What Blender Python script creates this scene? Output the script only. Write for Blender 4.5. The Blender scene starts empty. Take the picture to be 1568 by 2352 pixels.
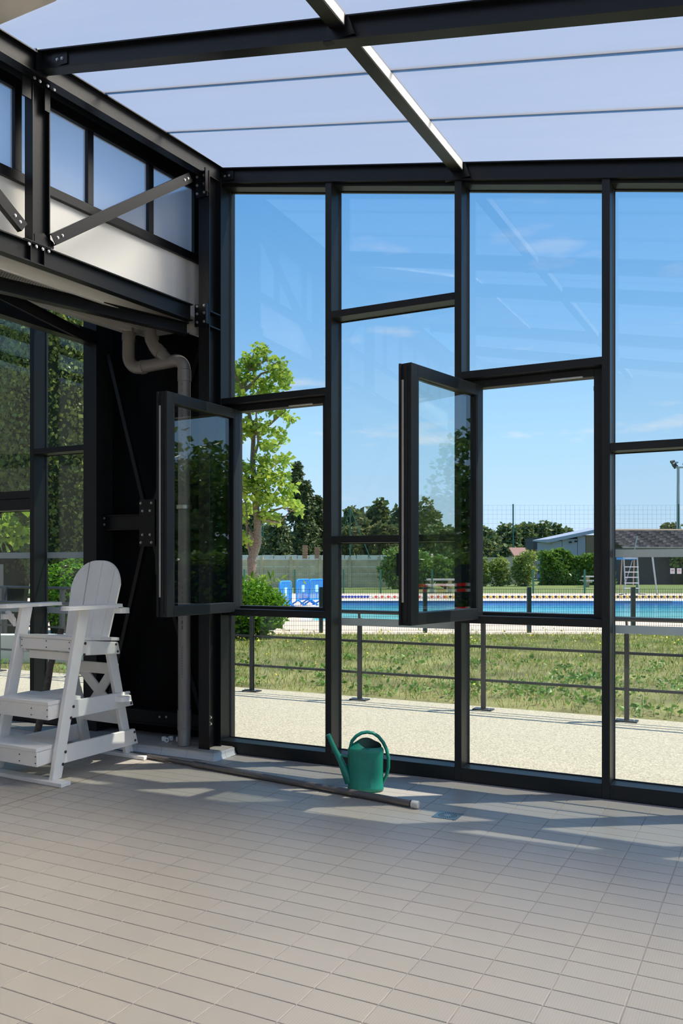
import bpy, math, random
import numpy as np
from mathutils import Vector, Matrix

random.seed(7); RNG = np.random.default_rng(7)
sc = bpy.context.scene
# ------------------------------------------------------------------ camera
F, Y0, YAW = 1965.5, 1297.8, -0.47739
CX, CY, H = 0.4766, -3.751, 1.4865
SN, CS = math.sin(YAW), math.cos(YAW)
cam = bpy.data.cameras.new('camera'); camo = bpy.data.objects.new('camera', cam)
sc.collection.objects.link(camo); sc.camera = camo
camo.location = (CX, CY, H); camo.rotation_euler = (math.radians(90), 0, -YAW)
cam.sensor_fit = 'VERTICAL'; cam.sensor_height = 24.0
cam.lens = F / 2352 * 24.0; cam.shift_y = (Y0 - 1176) / 2352
cam.clip_start = 0.05; cam.clip_end = 600
# ------------------------------------------------------------------ world, sun, exposure
sc.view_settings.view_transform = 'Standard'; sc.view_settings.look = 'None'
sc.view_settings.gamma = 1; sc.view_settings.use_curve_mapping = False
sc.view_settings.exposure = 0.0
sc.cycles.max_bounces = 12; sc.cycles.diffuse_bounces = 5; sc.cycles.transparent_max_bounces = 32
sc.cycles.caustics_reflective = False; sc.cycles.caustics_refractive = True
sc.cycles.sample_clamp_indirect = 20
sc.cycles.use_denoising = True

def world():
    w = bpy.data.worlds.new('sky'); sc.world = w; w.use_nodes = True
    nt = w.node_tree; N = nt.nodes; L = nt.links; N.clear()
    tc = N.new('ShaderNodeTexCoord'); sep = N.new('ShaderNodeSeparateXYZ')
    L.new(tc.outputs['Generated'], sep.inputs[0])
    cr = N.new('ShaderNodeValToRGB'); e = cr.color_ramp.elements
    e[0].position = 0.0; e[0].color = (0.66, 0.80, 0.97, 1)
    e[1].position = 1.0; e[1].color = (0.05, 0.17, 0.48, 1)
    for p, c in ((0.06, (0.52, 0.74, 1.0)), (0.14, (0.41, 0.68, 1.0)), (0.27, (0.24, 0.52, 0.95)), (0.42, (0.13, 0.38, 0.82))):
        k = e.new(p); k.color = (*c, 1)
    L.new(sep.outputs['Z'], cr.inputs[0])
    # a few small fair-weather clouds low in the sky
    mp = N.new('ShaderNodeMapping'); mp.inputs['Scale'].default_value = (7, 7, 30)
    L.new(tc.outputs['Generated'], mp.inputs[0])
    nz = N.new('ShaderNodeTexNoise'); nz.inputs['Scale'].default_value = 1.0; nz.inputs['Detail'].default_value = 6
    nz.inputs['Roughness'].default_value = 0.55; L.new(mp.outputs[0], nz.inputs[0])
    r2 = N.new('ShaderNodeValToRGB'); r2.color_ramp.elements[0].position = 0.60; r2.color_ramp.elements[1].position = 0.74
    L.new(nz.outputs[0], r2.inputs[0])
    band = N.new('ShaderNodeValToRGB'); b = band.color_ramp.elements
    b[0].position = 0.0; b[0].color = (1, 1, 1, 1); b[1].position = 0.45; b[1].color = (0, 0, 0, 1)
    L.new(sep.outputs['Z'], band.inputs[0])
    mul = N.new('ShaderNodeMath'); mul.operation = 'MULTIPLY'; L.new(r2.outputs[0], mul.inputs[0]); L.new(band.outputs[0], mul.inputs[1])
    mu2 = N.new('ShaderNodeMath'); mu2.operation = 'MULTIPLY'; L.new(mul.outputs[0], mu2.inputs[0]); mu2.inputs[1].default_value = 0.75
    mx = N.new('ShaderNodeMix'); mx.data_type = 'RGBA'; L.new(mu2.outputs[0], mx.inputs[0])
    L.new(cr.outputs[0], mx.inputs[6]); mx.inputs[7].default_value = (0.93, 0.88, 0.92, 1)
    bg = N.new('ShaderNodeBackground'); bg.inputs[1].default_value = 1.12; L.new(mx.outputs[2], bg.inputs[0])
    o = N.new('ShaderNodeOutputWorld'); L.new(bg.outputs[0], o.inputs[0])
world()
sl = bpy.data.lights.new('sun', 'SUN'); so = bpy.data.objects.new('sun', sl); sc.collection.objects.link(so)
SUN_EL, SUN_AZ = math.radians(58), math.radians(33)
sdir = Vector((math.cos(SUN_EL) * math.cos(SUN_AZ), math.cos(SUN_EL) * math.sin(SUN_AZ), math.sin(SUN_EL)))
so.rotation_euler = sdir.to_track_quat('Z', 'Y').to_euler(); so.location = (6, 3, 12)
sl.energy = 6.0; sl.color = (1.0, 0.955, 0.87); sl.angle = math.radians(0.6)

# ------------------------------------------------------------------ materials
def new_mat(name):
    m = bpy.data.materials.new(name); m.use_nodes = True
    return m, m.node_tree.nodes, m.node_tree.links, m.node_tree.nodes['Principled BSDF']

def pmat(name, col, rough=0.5, metal=0.0, spec=0.5, nscale=0, namp=0.0, bump=0.0, bscale=200, coat=0, obj_var=0.0, isl_var=0.0):
    m, N, L, b = new_mat(name)
    b.inputs['Roughness'].default_value = rough; b.inputs['Metallic'].default_value = metal
    b.inputs['Specular IOR Level'].default_value = spec; b.inputs['Coat Weight'].default_value = coat
    b.inputs['Base Color'].default_value = (*col, 1)
    tc = N.new('ShaderNodeTexCoord'); src = None
    if namp:
        nz = N.new('ShaderNodeTexNoise'); nz.inputs['Scale'].default_value = nscale; nz.inputs['Detail'].default_value = 5
        L.new(tc.outputs['Object'], nz.inputs[0])
        cr = N.new('ShaderNodeValToRGB'); e = cr.color_ramp.elements
        e[0].position = 0.3; e[1].position = 0.7
        e[0].color = (*[max(0, c * (1 - namp)) for c in col], 1); e[1].color = (*[min(1, c * (1 + namp)) for c in col], 1)
        L.new(nz.outputs[0], cr.inputs[0]); src = cr.outputs[0]
    if obj_var or isl_var:
        if obj_var: rnd = N.new('ShaderNodeObjectInfo').outputs['Random']; a = obj_var
        else: rnd = N.new('ShaderNodeNewGeometry').outputs['Random Per Island']; a = isl_var
        mr = N.new('ShaderNodeMapRange'); L.new(rnd, mr.inputs[0]); mr.inputs[3].default_value = 1 - a; mr.inputs[4].default_value = 1 + a
        hs = N.new('ShaderNodeHueSaturation'); L.new(mr.outputs[0], hs.inputs['Value'])
        if src: L.new(src, hs.inputs['Color'])
        else: hs.inputs['Color'].default_value = (*col, 1)
        src = hs.outputs[0]
    if src: L.new(src, b.inputs['Base Color'])
    if bump:
        nb = N.new('ShaderNodeTexNoise'); nb.inputs['Scale'].default_value = bscale; L.new(tc.outputs['Object'], nb.inputs[0])
        bp = N.new('ShaderNodeBump'); bp.inputs['Strength'].default_value = bump; bp.inputs['Distance'].default_value = 0.01
        L.new(nb.outputs[0], bp.inputs['Height']); L.new(bp.outputs[0], b.inputs['Normal'])
    return m

def glass_mat(name, tint, f0=0.06):
    m, N, L, b = new_mat(name); N.remove(b)
    lw = N.new('ShaderNodeLayerWeight'); lw.inputs['Blend'].default_value = 0.5
    pw = N.new('ShaderNodeMath'); pw.operation = 'POWER'; pw.inputs[1].default_value = 3.5; L.new(lw.outputs['Facing'], pw.inputs[0])
    ma = N.new('ShaderNodeMath'); ma.operation = 'MULTIPLY_ADD'; L.new(pw.outputs[0], ma.inputs[0]); ma.inputs[1].default_value = 1 - f0; ma.inputs[2].default_value = f0
    t = N.new('ShaderNodeBsdfTransparent'); t.inputs[0].default_value = (*tint, 1)
    g = N.new('ShaderNodeBsdfGlossy'); g.inputs['Roughness'].default_value = 0.0; g.inputs[0].default_value = (0.93, 0.97, 1, 1)
    mx = N.new('ShaderNodeMixShader'); L.new(ma.outputs[0], mx.inputs[0]); L.new(t.outputs[0], mx.inputs[1]); L.new(g.outputs[0], mx.inputs[2])
    L.new(mx.outputs[0], N['Material Output'].inputs[0]); return m

def opal_mat(name, col, lobe=(1.0, 0.95, 0.86), mix=0.60, rough=0.62, body=0.85, dcol=(0.45, 0.47, 0.55), ior=1.4):
    """opal multiwall sheet: part of the light spreads evenly, part stays scattered about its incoming direction"""
    m, N, L, b = new_mat(name); N.remove(b)
    t = N.new('ShaderNodeBsdfTranslucent')
    d = N.new('ShaderNodeBsdfDiffuse'); d.inputs[0].default_value = (*dcol, 1)
    tc = N.new('ShaderNodeTexCoord'); mp = N.new('ShaderNodeMapping'); mp.inputs['Scale'].default_value = (0.6, 9, 1)
    L.new(tc.outputs['Object'], mp.inputs[0])
    nz = N.new('ShaderNodeTexNoise'); nz.inputs['Scale'].default_value = 1.5; L.new(mp.outputs[0], nz.inputs[0])
    cr = N.new('ShaderNodeValToRGB'); cr.color_ramp.elements[0].color = (*[c * .94 for c in col], 1); cr.color_ramp.elements[1].color = (*[min(1, c * 1.05) for c in col], 1)
    L.new(nz.outputs[0], cr.inputs[0]); L.new(cr.outputs[0], t.inputs[0])
    rf = N.new('ShaderNodeBsdfRefraction'); rf.inputs['IOR'].default_value = ior; rf.inputs['Roughness'].default_value = rough; rf.inputs[0].default_value = (*lobe, 1)
    m1 = N.new('ShaderNodeMixShader'); m1.inputs[0].default_value = mix; L.new(t.outputs[0], m1.inputs[1]); L.new(rf.outputs[0], m1.inputs[2])
    mx = N.new('ShaderNodeMixShader'); mx.inputs[0].default_value = body; L.new(d.outputs[0], mx.inputs[1]); L.new(m1.outputs[0], mx.inputs[2])
    L.new(mx.outputs[0], N['Material Output'].inputs[0]); return m

def clear_mat(name):
    m, N, L, b = new_mat(name); N.remove(b)
    t = N.new('ShaderNodeBsdfTransparent'); t.inputs[0].default_value = (.96, .97, .98, 1)
    L.new(t.outputs[0], N['Material Output'].inputs[0]); return m

def leaf_mat(name, col, dark=0.55, trans=0.45, rough=0.5, hue=0.03):
    m, N, L, b = new_mat(name); N.remove(b)
    gi = N.new('ShaderNodeNewGeometry')
    cr = N.new('ShaderNodeValToRGB'); e = cr.color_ramp.elements
    e[0].color = (*[c * dark for c in col], 1); e[1].color = (min(1, col[0] * 1.25), min(1, col[1] * 1.1), col[2], 1)
    k = e.new(0.5); k.color = (*col, 1); L.new(gi.outputs['Random Per Island'], cr.inputs[0])
    d = N.new('ShaderNodeBsdfPrincipled'); d.inputs['Roughness'].default_value = rough; d.inputs['Specular IOR Level'].default_value = 0.35
    t = N.new('ShaderNodeBsdfTranslucent'); L.new(cr.outputs[0], d.inputs['Base Color']); L.new(cr.outputs[0], t.inputs[0])
    mx = N.new('ShaderNodeMixShader'); mx.inputs[0].default_value = trans
    L.new(d.outputs[0], mx.inputs[1]); L.new(t.outputs[0], mx.inputs[2]); L.new(mx.outputs[0], N['Material Output'].inputs[0]); return m

def tile_mat():
    m, N, L, b = new_mat('ribbed_floor_tile'); b.inputs['Roughness'].default_value = 0.42; b.inputs['Specular IOR Level'].default_value = 0.4
    tc = N.new('ShaderNodeTexCoord'); sp = N.new('ShaderNodeSeparateXYZ'); L.new(tc.outputs['Object'], sp.inputs[0])
    ge = N.new('ShaderNodeNewGeometry'); nz = N.new('ShaderNodeTexNoise'); nz.inputs['Scale'].default_value = 1.6; nz.inputs['Detail'].default_value = 4
    L.new(ge.outputs['Position'], nz.inputs[0])
    cr = N.new('ShaderNodeValToRGB'); e = cr.color_ramp.elements; e[0].position = .35; e[1].position = .72
    e[0].color = (0.405, 0.365, 0.315, 1); e[1].color = (0.425, 0.378, 0.312, 1); L.new(nz.outputs[0], cr.inputs[0])
    st = N.new('ShaderNodeTexNoise'); st.inputs['Scale'].default_value = 2.3; st.inputs['Detail'].default_value = 8; L.new(ge.outputs['Position'], st.inputs[0])
    sr = N.new('ShaderNodeValToRGB'); sr.color_ramp.elements[0].position = .70; sr.color_ramp.elements[1].position = .80; L.new(st.outputs[0], sr.inputs[0])
    mx = N.new('ShaderNodeMix'); mx.data_type = 'RGBA'; L.new(sr.outputs[0], mx.inputs[0]); L.new(cr.outputs[0], mx.inputs[6]); mx.inputs[7].default_value = (.35, .27, .19, 1)
    # moulded ribs, 8 mm apart
    mm = N.new('ShaderNodeMath'); mm.operation = 'MULTIPLY'; L.new(sp.outputs['X'], mm.inputs[0]); mm.inputs[1].default_value = 2 * math.pi / 0.0099
    sn = N.new('ShaderNodeMath'); sn.operation = 'SINE'; L.new(mm.outputs[0], sn.inputs[0])
    s2 = N.new('ShaderNodeMapRange'); L.new(sn.outputs[0], s2.inputs[0]); s2.inputs[1].default_value = -1; s2.inputs[3].default_value = 0.955; s2.inputs[4].default_value = 1.03
    hs = N.new('ShaderNodeHueSaturation'); L.new(mx.outputs[2], hs.inputs['Color'])
    oi = N.new('ShaderNodeObjectInfo'); mo = N.new('ShaderNodeMapRange'); L.new(oi.outputs['Random'], mo.inputs[0]); mo.inputs[3].default_value = .975; mo.inputs[4].default_value = 1.025
    m3 = N.new('ShaderNodeMath'); m3.operation = 'MULTIPLY'; L.new(s2.outputs[0], m3.inputs[0]); L.new(mo.outputs[0], m3.inputs[1])
    L.new(m3.outputs[0], hs.inputs['Value']); L.new(hs.outputs[0], b.inputs['Base Color']); return m

M = {}
M['steel'] = pmat('black_painted_steel', (0.006, 0.0062, 0.0075), 0.36, spec=0.3, bump=0.04, bscale=60)
M['alu'] = pmat('anthracite_aluminium', (0.013, 0.015, 0.0155), 0.42, spec=0.3)
M['sunlitside'] = pmat('pale_sunlit_side', (0.72, 0.70, 0.66), 0.5)  # pale tone that carries the sunlit look of the rafters' right faces
M['gasket'] = pmat('black_gasket', (0.006, 0.006, 0.007), 0.6)
M['cladding'] = pmat('black_cladding', (0.003, 0.003, 0.0035), 0.6, spec=0.1)
M['bright'] = pmat('brushed_alu', (0.55, 0.54, 0.53), 0.35, metal=0.8)
M['bolt'] = pmat('zinc_bolt', (0.60, 0.60, 0.60), 0.3, metal=0.9)
M['glass'] = glass_mat('window_glass', (0.93, 0.955, 0.935), 0.045)
M['clear'] = clear_mat('clear_outer_skin')
M['opal_roof'] = opal_mat('opal_polycarbonate_roof', (0.62, 0.60, 0.62))
M['opal_wall'] = opal_mat('opal_polycarbonate_wall', (0.90, 0.92, 1.0), (1, 1, 1), 0.45, 0.5, 0.66, (0.92, 0.94, 1.0), 1.06)
M['frost'] = pmat('frosted_film', (0.50, 0.56, 0.52), 0.6)
M['plaster'] = pmat('white_wall_panel', (0.90, 0.88, 0.85), 0.6)
M['deck'] = pmat('painted_steel_deck', (0.50, 0.49, 0.44), 0.4)
M['hole'] = pmat('deck_hole', (0.05, 0.05, 0.045), 0.8)
M['beige'] = pmat('beige_soffit', (0.86, 0.79, 0.68), 0.7)
M['tile'] = tile_mat()
M['grout'] = pmat('grout', (0.36, 0.32, 0.30), 0.9)
M['sealant'] = pmat('brown_sealant', (0.30, 0.235, 0.165), 0.7)
M['cove'] = pmat('white_cove_tile', (0.62, 0.62, 0.62), 0.25)
M['kerbtile'] = pmat('kerb_top_tile', (0.44, 0.40, 0.345), 0.4, obj_var=.03)
M['plastic'] = pmat('white_recycled_plastic', (0.95, 0.90, 0.84), 0.42, nscale=6, namp=0.03)
M['rust'] = pmat('rusty_bolt', (0.10, 0.06, 0.04), 0.5, metal=0.5)
M['can'] = pmat('green_plastic', (0.010, 0.22, 0.145), 0.36, nscale=8, namp=0.18, bump=.05, bscale=30)
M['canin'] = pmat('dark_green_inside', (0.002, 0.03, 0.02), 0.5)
M['pvc'] = pmat('grey_pvc', (0.22, 0.20, 0.185), 0.33)
M['pvcprint'] = pmat('pipe_print', (0.07, 0.07, 0.07), 0.6)
M['pole'] = pmat('anodised_pole', (0.19, 0.165, 0.15), 0.35, metal=0.6)
M['whitecap'] = pmat('white_cap', (0.60, 0.55, 0.50), 0.5)
M['drain'] = pmat('stainless_drain', (0.16, 0.23, 0.26), 0.35, metal=0.6)
M['dark'] = pmat('dark_slot', (0.01, 0.01, 0.01), 0.8)
M['wood'] = pmat('weathered_wood', (0.16, 0.12, 0.09), 0.8, nscale=30, namp=0.4)
M['broomwood'] = pmat('pine_handle', (0.62, 0.34, 0.12), 0.5)
M['tapered'] = leaf_mat('tape_red', (0.8, 0.04, 0.03), 1, .55); M['tapewhite'] = leaf_mat('tape_white', (0.85, 0.85, 0.85), 1, .55)
M['red'] = pmat('red_plastic', (0.55, 0.03, 0.02), 0.5)
M['white'] = pmat('white_plastic', (0.82, 0.82, 0.82), 0.5)
M['gravel'] = pmat('resin_gravel', (0.62, 0.535, 0.40), 0.9, nscale=55, namp=0.28, bump=1.0, bscale=70)
M['lawn'] = pmat('lawn_soil', (0.24, 0.22, 0.075), 0.95, nscale=1.2, namp=0.5)
M['farlawn'] = pmat('far_lawn', (0.17, 0.215, 0.05), 0.95, nscale=0.8, namp=0.25)
M['pooldeck'] = pmat('pink_deck', (0.86, 0.66, 0.52), 0.85, nscale=5, namp=0.05)
M['blade'] = leaf_mat('grass_blade', (0.27, 0.38, 0.05), 0.6, 0.4)
M['dryblade'] = leaf_mat('dry_grass', (0.50, 0.40, 0.17), 0.7, 0.3)
M['weed'] = leaf_mat('weed_leaf', (0.20, 0.38, 0.07), 0.5, 0.35, 0.35)
M['flower'] = pmat('yellow_flower', (0.85, 0.75, 0.06), 0.6)
M['youngleaf'] = leaf_mat('young_leaf', (0.36, 0.50, 0.07), 0.55, 0.5)
M['laurel'] = leaf_mat('laurel_leaf', (0.16, 0.36, 0.025), 0.5, 0.35, 0.18)
M['ivy'] = leaf_mat('ivy_leaf', (0.27, 0.34, 0.085), 0.35, 0.45, 0.3)
M['vine'] = leaf_mat('vine_leaf', (0.27, 0.42, 0.05), 0.5, 0.5)
M['rearwall'] = pmat('grey_rear_wall', (0.26, 0.24, 0.22), 0.8)
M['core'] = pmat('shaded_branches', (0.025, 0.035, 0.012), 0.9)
M['hedge'] = leaf_mat('hedge_leaf', (0.18, 0.31, 0.05), 0.5, 0.3, 0.3)
M['shrub'] = leaf_mat('shrub_leaf', (0.32, 0.40, 0.09), 0.5, 0.35)
M['conifer'] = leaf_mat('conifer_needles', (0.12, 0.16, 0.06), 0.5, 0.15, 0.6)
M['oak'] = leaf_mat('oak_crown', (0.17, 0.225, 0.07), 0.5, 0.3, 0.6)
M['paleoak'] = leaf_mat('pale_crown', (0.22, 0.25, 0.085), 0.55, 0.3, 0.6)
M['bark'] = pmat('bark', (0.24, 0.18, 0.13), 0.9, nscale=25, namp=0.35, bump=.4, bscale=40)
M['concrete'] = pmat('concrete_panel', (0.58, 0.47, 0.31), 0.9, nscale=1.5, namp=0.18)
M['paleconc'] = pmat('pale_concrete', (0.82, 0.74, 0.67), 0.9, nscale=2, namp=0.1)
M['brick'] = pmat('brick', (0.50, 0.25, 0.15), 0.9, obj_var=.15)
M['mortar'] = pmat('mortar', (0.45, 0.42, 0.36), 0.9)
M['green_post'] = pmat('green_fence_post', (0.02, 0.13, 0.09), 0.4)
M['dkgreen'] = pmat('dark_green_mesh', (0.008, 0.03, 0.026), 0.5)
M['netcord'] = pmat('grey_green_net', (0.16, 0.24, 0.26), 0.7)
M['galv'] = pmat('galvanised_steel', (0.42, 0.45, 0.48), 0.45, metal=0.4)
M['rail'] = pmat('grey_railing', (0.035, 0.040, 0.045), 0.42)
M['blue'] = pmat('blue_barrier_plastic', (0.03, 0.30, 0.80), 0.4)
M['reflect'] = pmat('pale_reflector', (0.55, 0.85, 0.95), 0.3)
M['lanewhite'] = pmat('lane_white', (0.85, 0.8, 0.78), 0.5)
M['lanered'] = pmat('lane_red', (0.75, 0.12, 0.08), 0.5)
M['laneblue'] = pmat('lane_blue', (0.04, 0.07, 0.50), 0.5)
M['laneyellow'] = pmat('lane_yellow', (0.85, 0.55, 0.05), 0.5)
M['laneblack'] = pmat('lane_black', (0.03, 0.03, 0.02), 0.5)
M['rooftile'] = pmat('mossy_roof_tile', (0.17, 0.135, 0.12), 0.9, nscale=3.0, namp=0.45, isl_var=0.3)
M['darkwall'] = pmat('dark_house_wall', (0.06, 0.065, 0.07), 0.8)
M['shedgrey'] = pmat('shed_grey_sheet', (0.32, 0.36, 0.42), 0.7, obj_var=.12)
M['shedbrown'] = pmat('shed_brown', (0.22, 0.16, 0.10), 0.8)
M['tan'] = pmat('tan_wall', (0.42, 0.30, 0.20), 0.8)
M['redroof'] = pmat('red_roof', (0.30, 0.17, 0.13), 0.9)
M['signwhite'] = pmat('sign_white', (0.78, 0.72, 0.74), 0.5)
M['signblack'] = pmat('sign_black', (0.05, 0.04, 0.08), 0.5)
M['signred'] = pmat('sign_red', (0.6, 0.12, 0.12), 0.5)
M['cream'] = pmat('cream_wall', (0.75, 0.72, 0.66), 0.8)
M['membrane'] = pmat('white_roof_membrane', (0.8, 0.8, 0.8), 0.8)
def water_mat():
    m, N, L, b = new_mat('pool_water'); b.inputs['Roughness'].default_value = 0.12; b.inputs['Specular IOR Level'].default_value = 0.10
    tc = N.new('ShaderNodeTexCoord'); sp = N.new('ShaderNodeSeparateXYZ'); L.new(tc.outputs['Object'], sp.inputs[0])
    nz = N.new('ShaderNodeTexNoise'); nz.inputs['Scale'].default_value = 0.9; nz.inputs['Detail'].default_value = 3; L.new(tc.outputs['Object'], nz.inputs[0])
    ad = N.new('ShaderNodeMath'); ad.operation = 'MULTIPLY_ADD'; L.new(nz.outputs[0], ad.inputs[0]); ad.inputs[1].default_value = 1.4; L.new(sp.outputs['Y'], ad.inputs[2])
    mr = N.new('ShaderNodeMapRange'); L.new(ad.outputs[0], mr.inputs[0]); mr.inputs[1].default_value = 0; mr.inputs[2].default_value = 13.4
    cr = N.new('ShaderNodeValToRGB'); e = cr.color_ramp.elements
    e[0].position = 0; e[0].color = (0.20, 0.80, 0.85, 1); e[1].position = 1; e[1].color = (0.0, 0.12, 0.42, 1)
    for p, c in ((0.30, (0.24, 0.74, 0.76)), (0.60, (0.05, 0.52, 0.70)), (0.78, (0.01, 0.32, 0.60)), (0.85, (0.0, 0.12, 0.42))):
        k = e.new(p); k.color = (*c, 1)
    L.new(mr.outputs[0], cr.inputs[0]); L.new(cr.outputs[0], b.inputs['Base Color'])
    n2 = N.new('ShaderNodeTexNoise'); n2.inputs['Scale'].default_value = 3; L.new(tc.outputs['Object'], n2.inputs[0])
    bp = N.new('ShaderNodeBump'); bp.inputs['Strength'].default_value = .3; bp.inputs['Distance'].default_value = .04; L.new(n2.outputs[0], bp.inputs['Height']); L.new(bp.outputs[0], b.inputs['Normal'])
    return m
M['water'] = water_mat()

# ------------------------------------------------------------------ helpers
COL = sc.collection
def V(*a): return Vector(a)
class MB:
    def __init__(s): s.v = []; s.f = []; s.m = []; s.mi = 0
    def add(s, vs, fs):
        n = len(s.v); s.v += [tuple(v) for v in vs]; s.f += [tuple(i + n for i in f) for f in fs]; s.m += [s.mi] * len(fs); return s
    def hexa(s, p): return s.add(p, [(0, 3, 2, 1), (4, 5, 6, 7), (0, 1, 5, 4), (1, 2, 6, 5), (2, 3, 7, 6), (3, 0, 4, 7)])
    def box(s, a, b):
        x0, y0, z0 = a; x1, y1, z1 = b
        if x0 > x1: x0, x1 = x1, x0
        if y0 > y1: y0, y1 = y1, y0
        if z0 > z1: z0, z1 = z1, z0
        return s.hexa([(x0, y0, z0), (x1, y0, z0), (x1, y1, z0), (x0, y1, z0), (x0, y0, z1), (x1, y0, z1), (x1, y1, z1), (x0, y1, z1)])
    def beam(s, p0, p1, w, h, up=(0, 0, 1), off=(0, 0)):
        p0, p1 = Vector(p0), Vector(p1); d = (p1 - p0).normalized(); sd = d.cross(Vector(up)).normalized(); u = sd.cross(d).normalized()
        c = sd * off[0] + u * off[1]; a, b = sd * (w / 2), u * (h / 2)
        return s.hexa([p0 + c - a - b, p0 + c + a - b, p1 + c + a - b, p1 + c - a - b, p0 + c - a + b, p0 + c + a + b, p1 + c + a + b, p1 + c - a + b])
    def ibeam(s, p0, p1, h, b, tf=.008, tw=.006, up=(0, 0, 1)):
        s.beam(p0, p1, b, tf, up, (0, h / 2 - tf / 2)); s.beam(p0, p1, b, tf, up, (0, -h / 2 + tf / 2)); return s.beam(p0, p1, tw, h - 2 * tf, up)
    def tube(s, pts, r, n=12, cap=True):
        pts = [Vector(p) for p in pts]; rs = r if isinstance(r, (list, tuple)) else [r] * len(pts); base = len(s.v); vs = []; fs = []
        ref = None
        for i, p in enumerate(pts):
            d = (pts[min(i + 1, len(pts) - 1)] - pts[max(i - 1, 0)]).normalized()
            if ref is None: ref = d.orthogonal().normalized()
            a = (ref - d * ref.dot(d)).normalized(); ref = a; b = d.cross(a)
            for k in range(n):
                t = 2 * math.pi * k / n; vs.append(p + (a * math.cos(t) + b * math.sin(t)) * rs[i])
        for i in range(len(pts) - 1):
            for k in range(n):
                k2 = (k + 1) % n; fs.append((i * n + k, i * n + k2, (i + 1) * n + k2, (i + 1) * n + k))
        if cap: fs.append(tuple(range(n))[::-1]); fs.append(tuple((len(pts) - 1) * n + k for k in range(n)))
        return s.add(vs, fs)
    def prism(s, poly, p0, ax, ay, az, t):
        """poly of (a,b) in the plane ax,ay at p0, thickness t along az"""
        p0, ax, ay, az = Vector(p0), Vector(ax), Vector(ay), Vector(az); n = len(poly)
        lo = [p0 + ax * a + ay * b for a, b in poly]; hi = [q + az * t for q in lo]
        return s.add(lo + hi, [tuple(range(n))[::-1], tuple(range(n, 2 * n))] + [(i, (i + 1) % n, n + (i + 1) % n, n + i) for i in range(n)])
    def build(s, name, mat, parent=None, smooth=False, bevel=0, kind=None, label=None):
        me = bpy.data.meshes.new(name); me.from_pydata(s.v, [], s.f)
        for q in (mat if isinstance(mat, (list, tuple)) else [mat]): me.materials.append(M[q] if isinstance(q, str) else q)
        if max(s.m, default=0): me.polygons.foreach_set('material_index', s.m)
        if smooth: me.polygons.foreach_set('use_smooth', [True] * len(me.polygons))
        me.update(); o = bpy.data.objects.new(name, me); COL.objects.link(o)
        if smooth:
            try:
                md = o.modifiers.new('smooth', 'NODES'); o.modifiers.remove(md)
                me.set_sharp_from_angle(angle=math.radians(40))
            except Exception: pass
        if bevel:
            md = o.modifiers.new('bevel', 'BEVEL'); md.width = bevel; md.segments = 2; md.limit_method = 'ANGLE'; md.angle_limit = math.radians(50)
        if parent: attach(o, parent)
        if kind: o['kind'] = kind
        if label: o['label'] = label
        return o
def attach(o, p):
    o.parent = p; o.matrix_parent_inverse = world_of(p).inverted()
def world_of(o):
    m = Matrix.Translation(o.location) @ o.rotation_euler.to_matrix().to_4x4()
    if o.parent: m = world_of(o.parent) @ o.matrix_parent_inverse @ m
    return m
def tag(o, label, cat, group=None, kind=None):
    o['label'] = label; o['category'] = cat
    if group: o['group'] = group
    if kind: o['kind'] = kind
    return o
def empty(name, loc=(0, 0, 0), label=None, cat=None, group=None, kind=None):
    o = bpy.data.objects.new(name, None); COL.objects.link(o); o.location = loc; o.empty_display_size = .1
    if label: tag(o, label, cat, group, kind)
    return o
def bolts(pts, normal, r=.008, t=.007):
    m = MB(); n = Vector(normal).normalized()
    for p in pts:
        p = Vector(p); m.tube([p, p + n * t * .4], r * 1.25, 8); m.tube([p + n * t * .4, p + n * t], [r, r * .8], 6)
    return m
def W(u, v, z=0): return Vector((CX + u * CS + v * SN, CY - u * SN + v * CS, z))   # along / across the pool, which lies square to the view
WU = Vector((CS, -SN, 0)); WV = Vector((SN, CS, 0)); UP = Vector((0, 0, 1))
def np_mesh(name, verts, quads, mat, parent=None, kind=None):
    me = bpy.data.meshes.new(name); nv, nf = len(verts), len(quads); k = quads.shape[1]
    me.vertices.add(nv); me.vertices.foreach_set('co', verts.astype(np.float32).ravel())
    me.loops.add(nf * k); me.loops.foreach_set('vertex_index', quads.astype(np.int32).ravel())
    me.polygons.add(nf); me.polygons.foreach_set('loop_start', np.arange(0, nf * k, k, dtype=np.int32))
    me.update(calc_edges=True); me.validate(); me.materials.append(M[mat]); o = bpy.data.objects.new(name, me); COL.objects.link(o)
    if parent: attach(o, parent)
    if kind: o['kind'] = kind
    return o
def leaf_cloud(name, pts, size, mat, parent=None, asp=.55, droop=.35, kind='stuff', jit=.35):
    """every leaf is a folded blade of its own: base, two edges, tip"""
    pts = np.asarray(pts, float); n = len(pts)
    s = size * (1 + jit * RNG.standard_normal(n).clip(-1.5, 1.5))[:, None]
    th = RNG.uniform(0, 2 * np.pi, n); el = RNG.normal(-droop, .5, n)
    d = np.stack([np.cos(th) * np.cos(el), np.sin(th) * np.cos(el), np.sin(el)], 1)
    r = RNG.standard_normal((n, 3)); r -= (r * d).sum(1)[:, None] * d; r /= np.linalg.norm(r, axis=1)[:, None] + 1e-9
    up = np.cross(d, r)
    base = pts; tip = pts + d * s; mid = pts + d * s * .45
    l = mid + r * s * asp * .5 + up * s * .10; rr = mid - r * s * asp * .5 + up * s * .10
    v = np.stack([base, l, tip, rr], 1).reshape(-1, 3)
    i = np.arange(n)[:, None] * 4
    f = np.concatenate([i + [[0, 1, 2]], i + [[0, 2, 3]]], 0)
    return np_mesh(name, v, f, mat, parent, kind)
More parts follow.
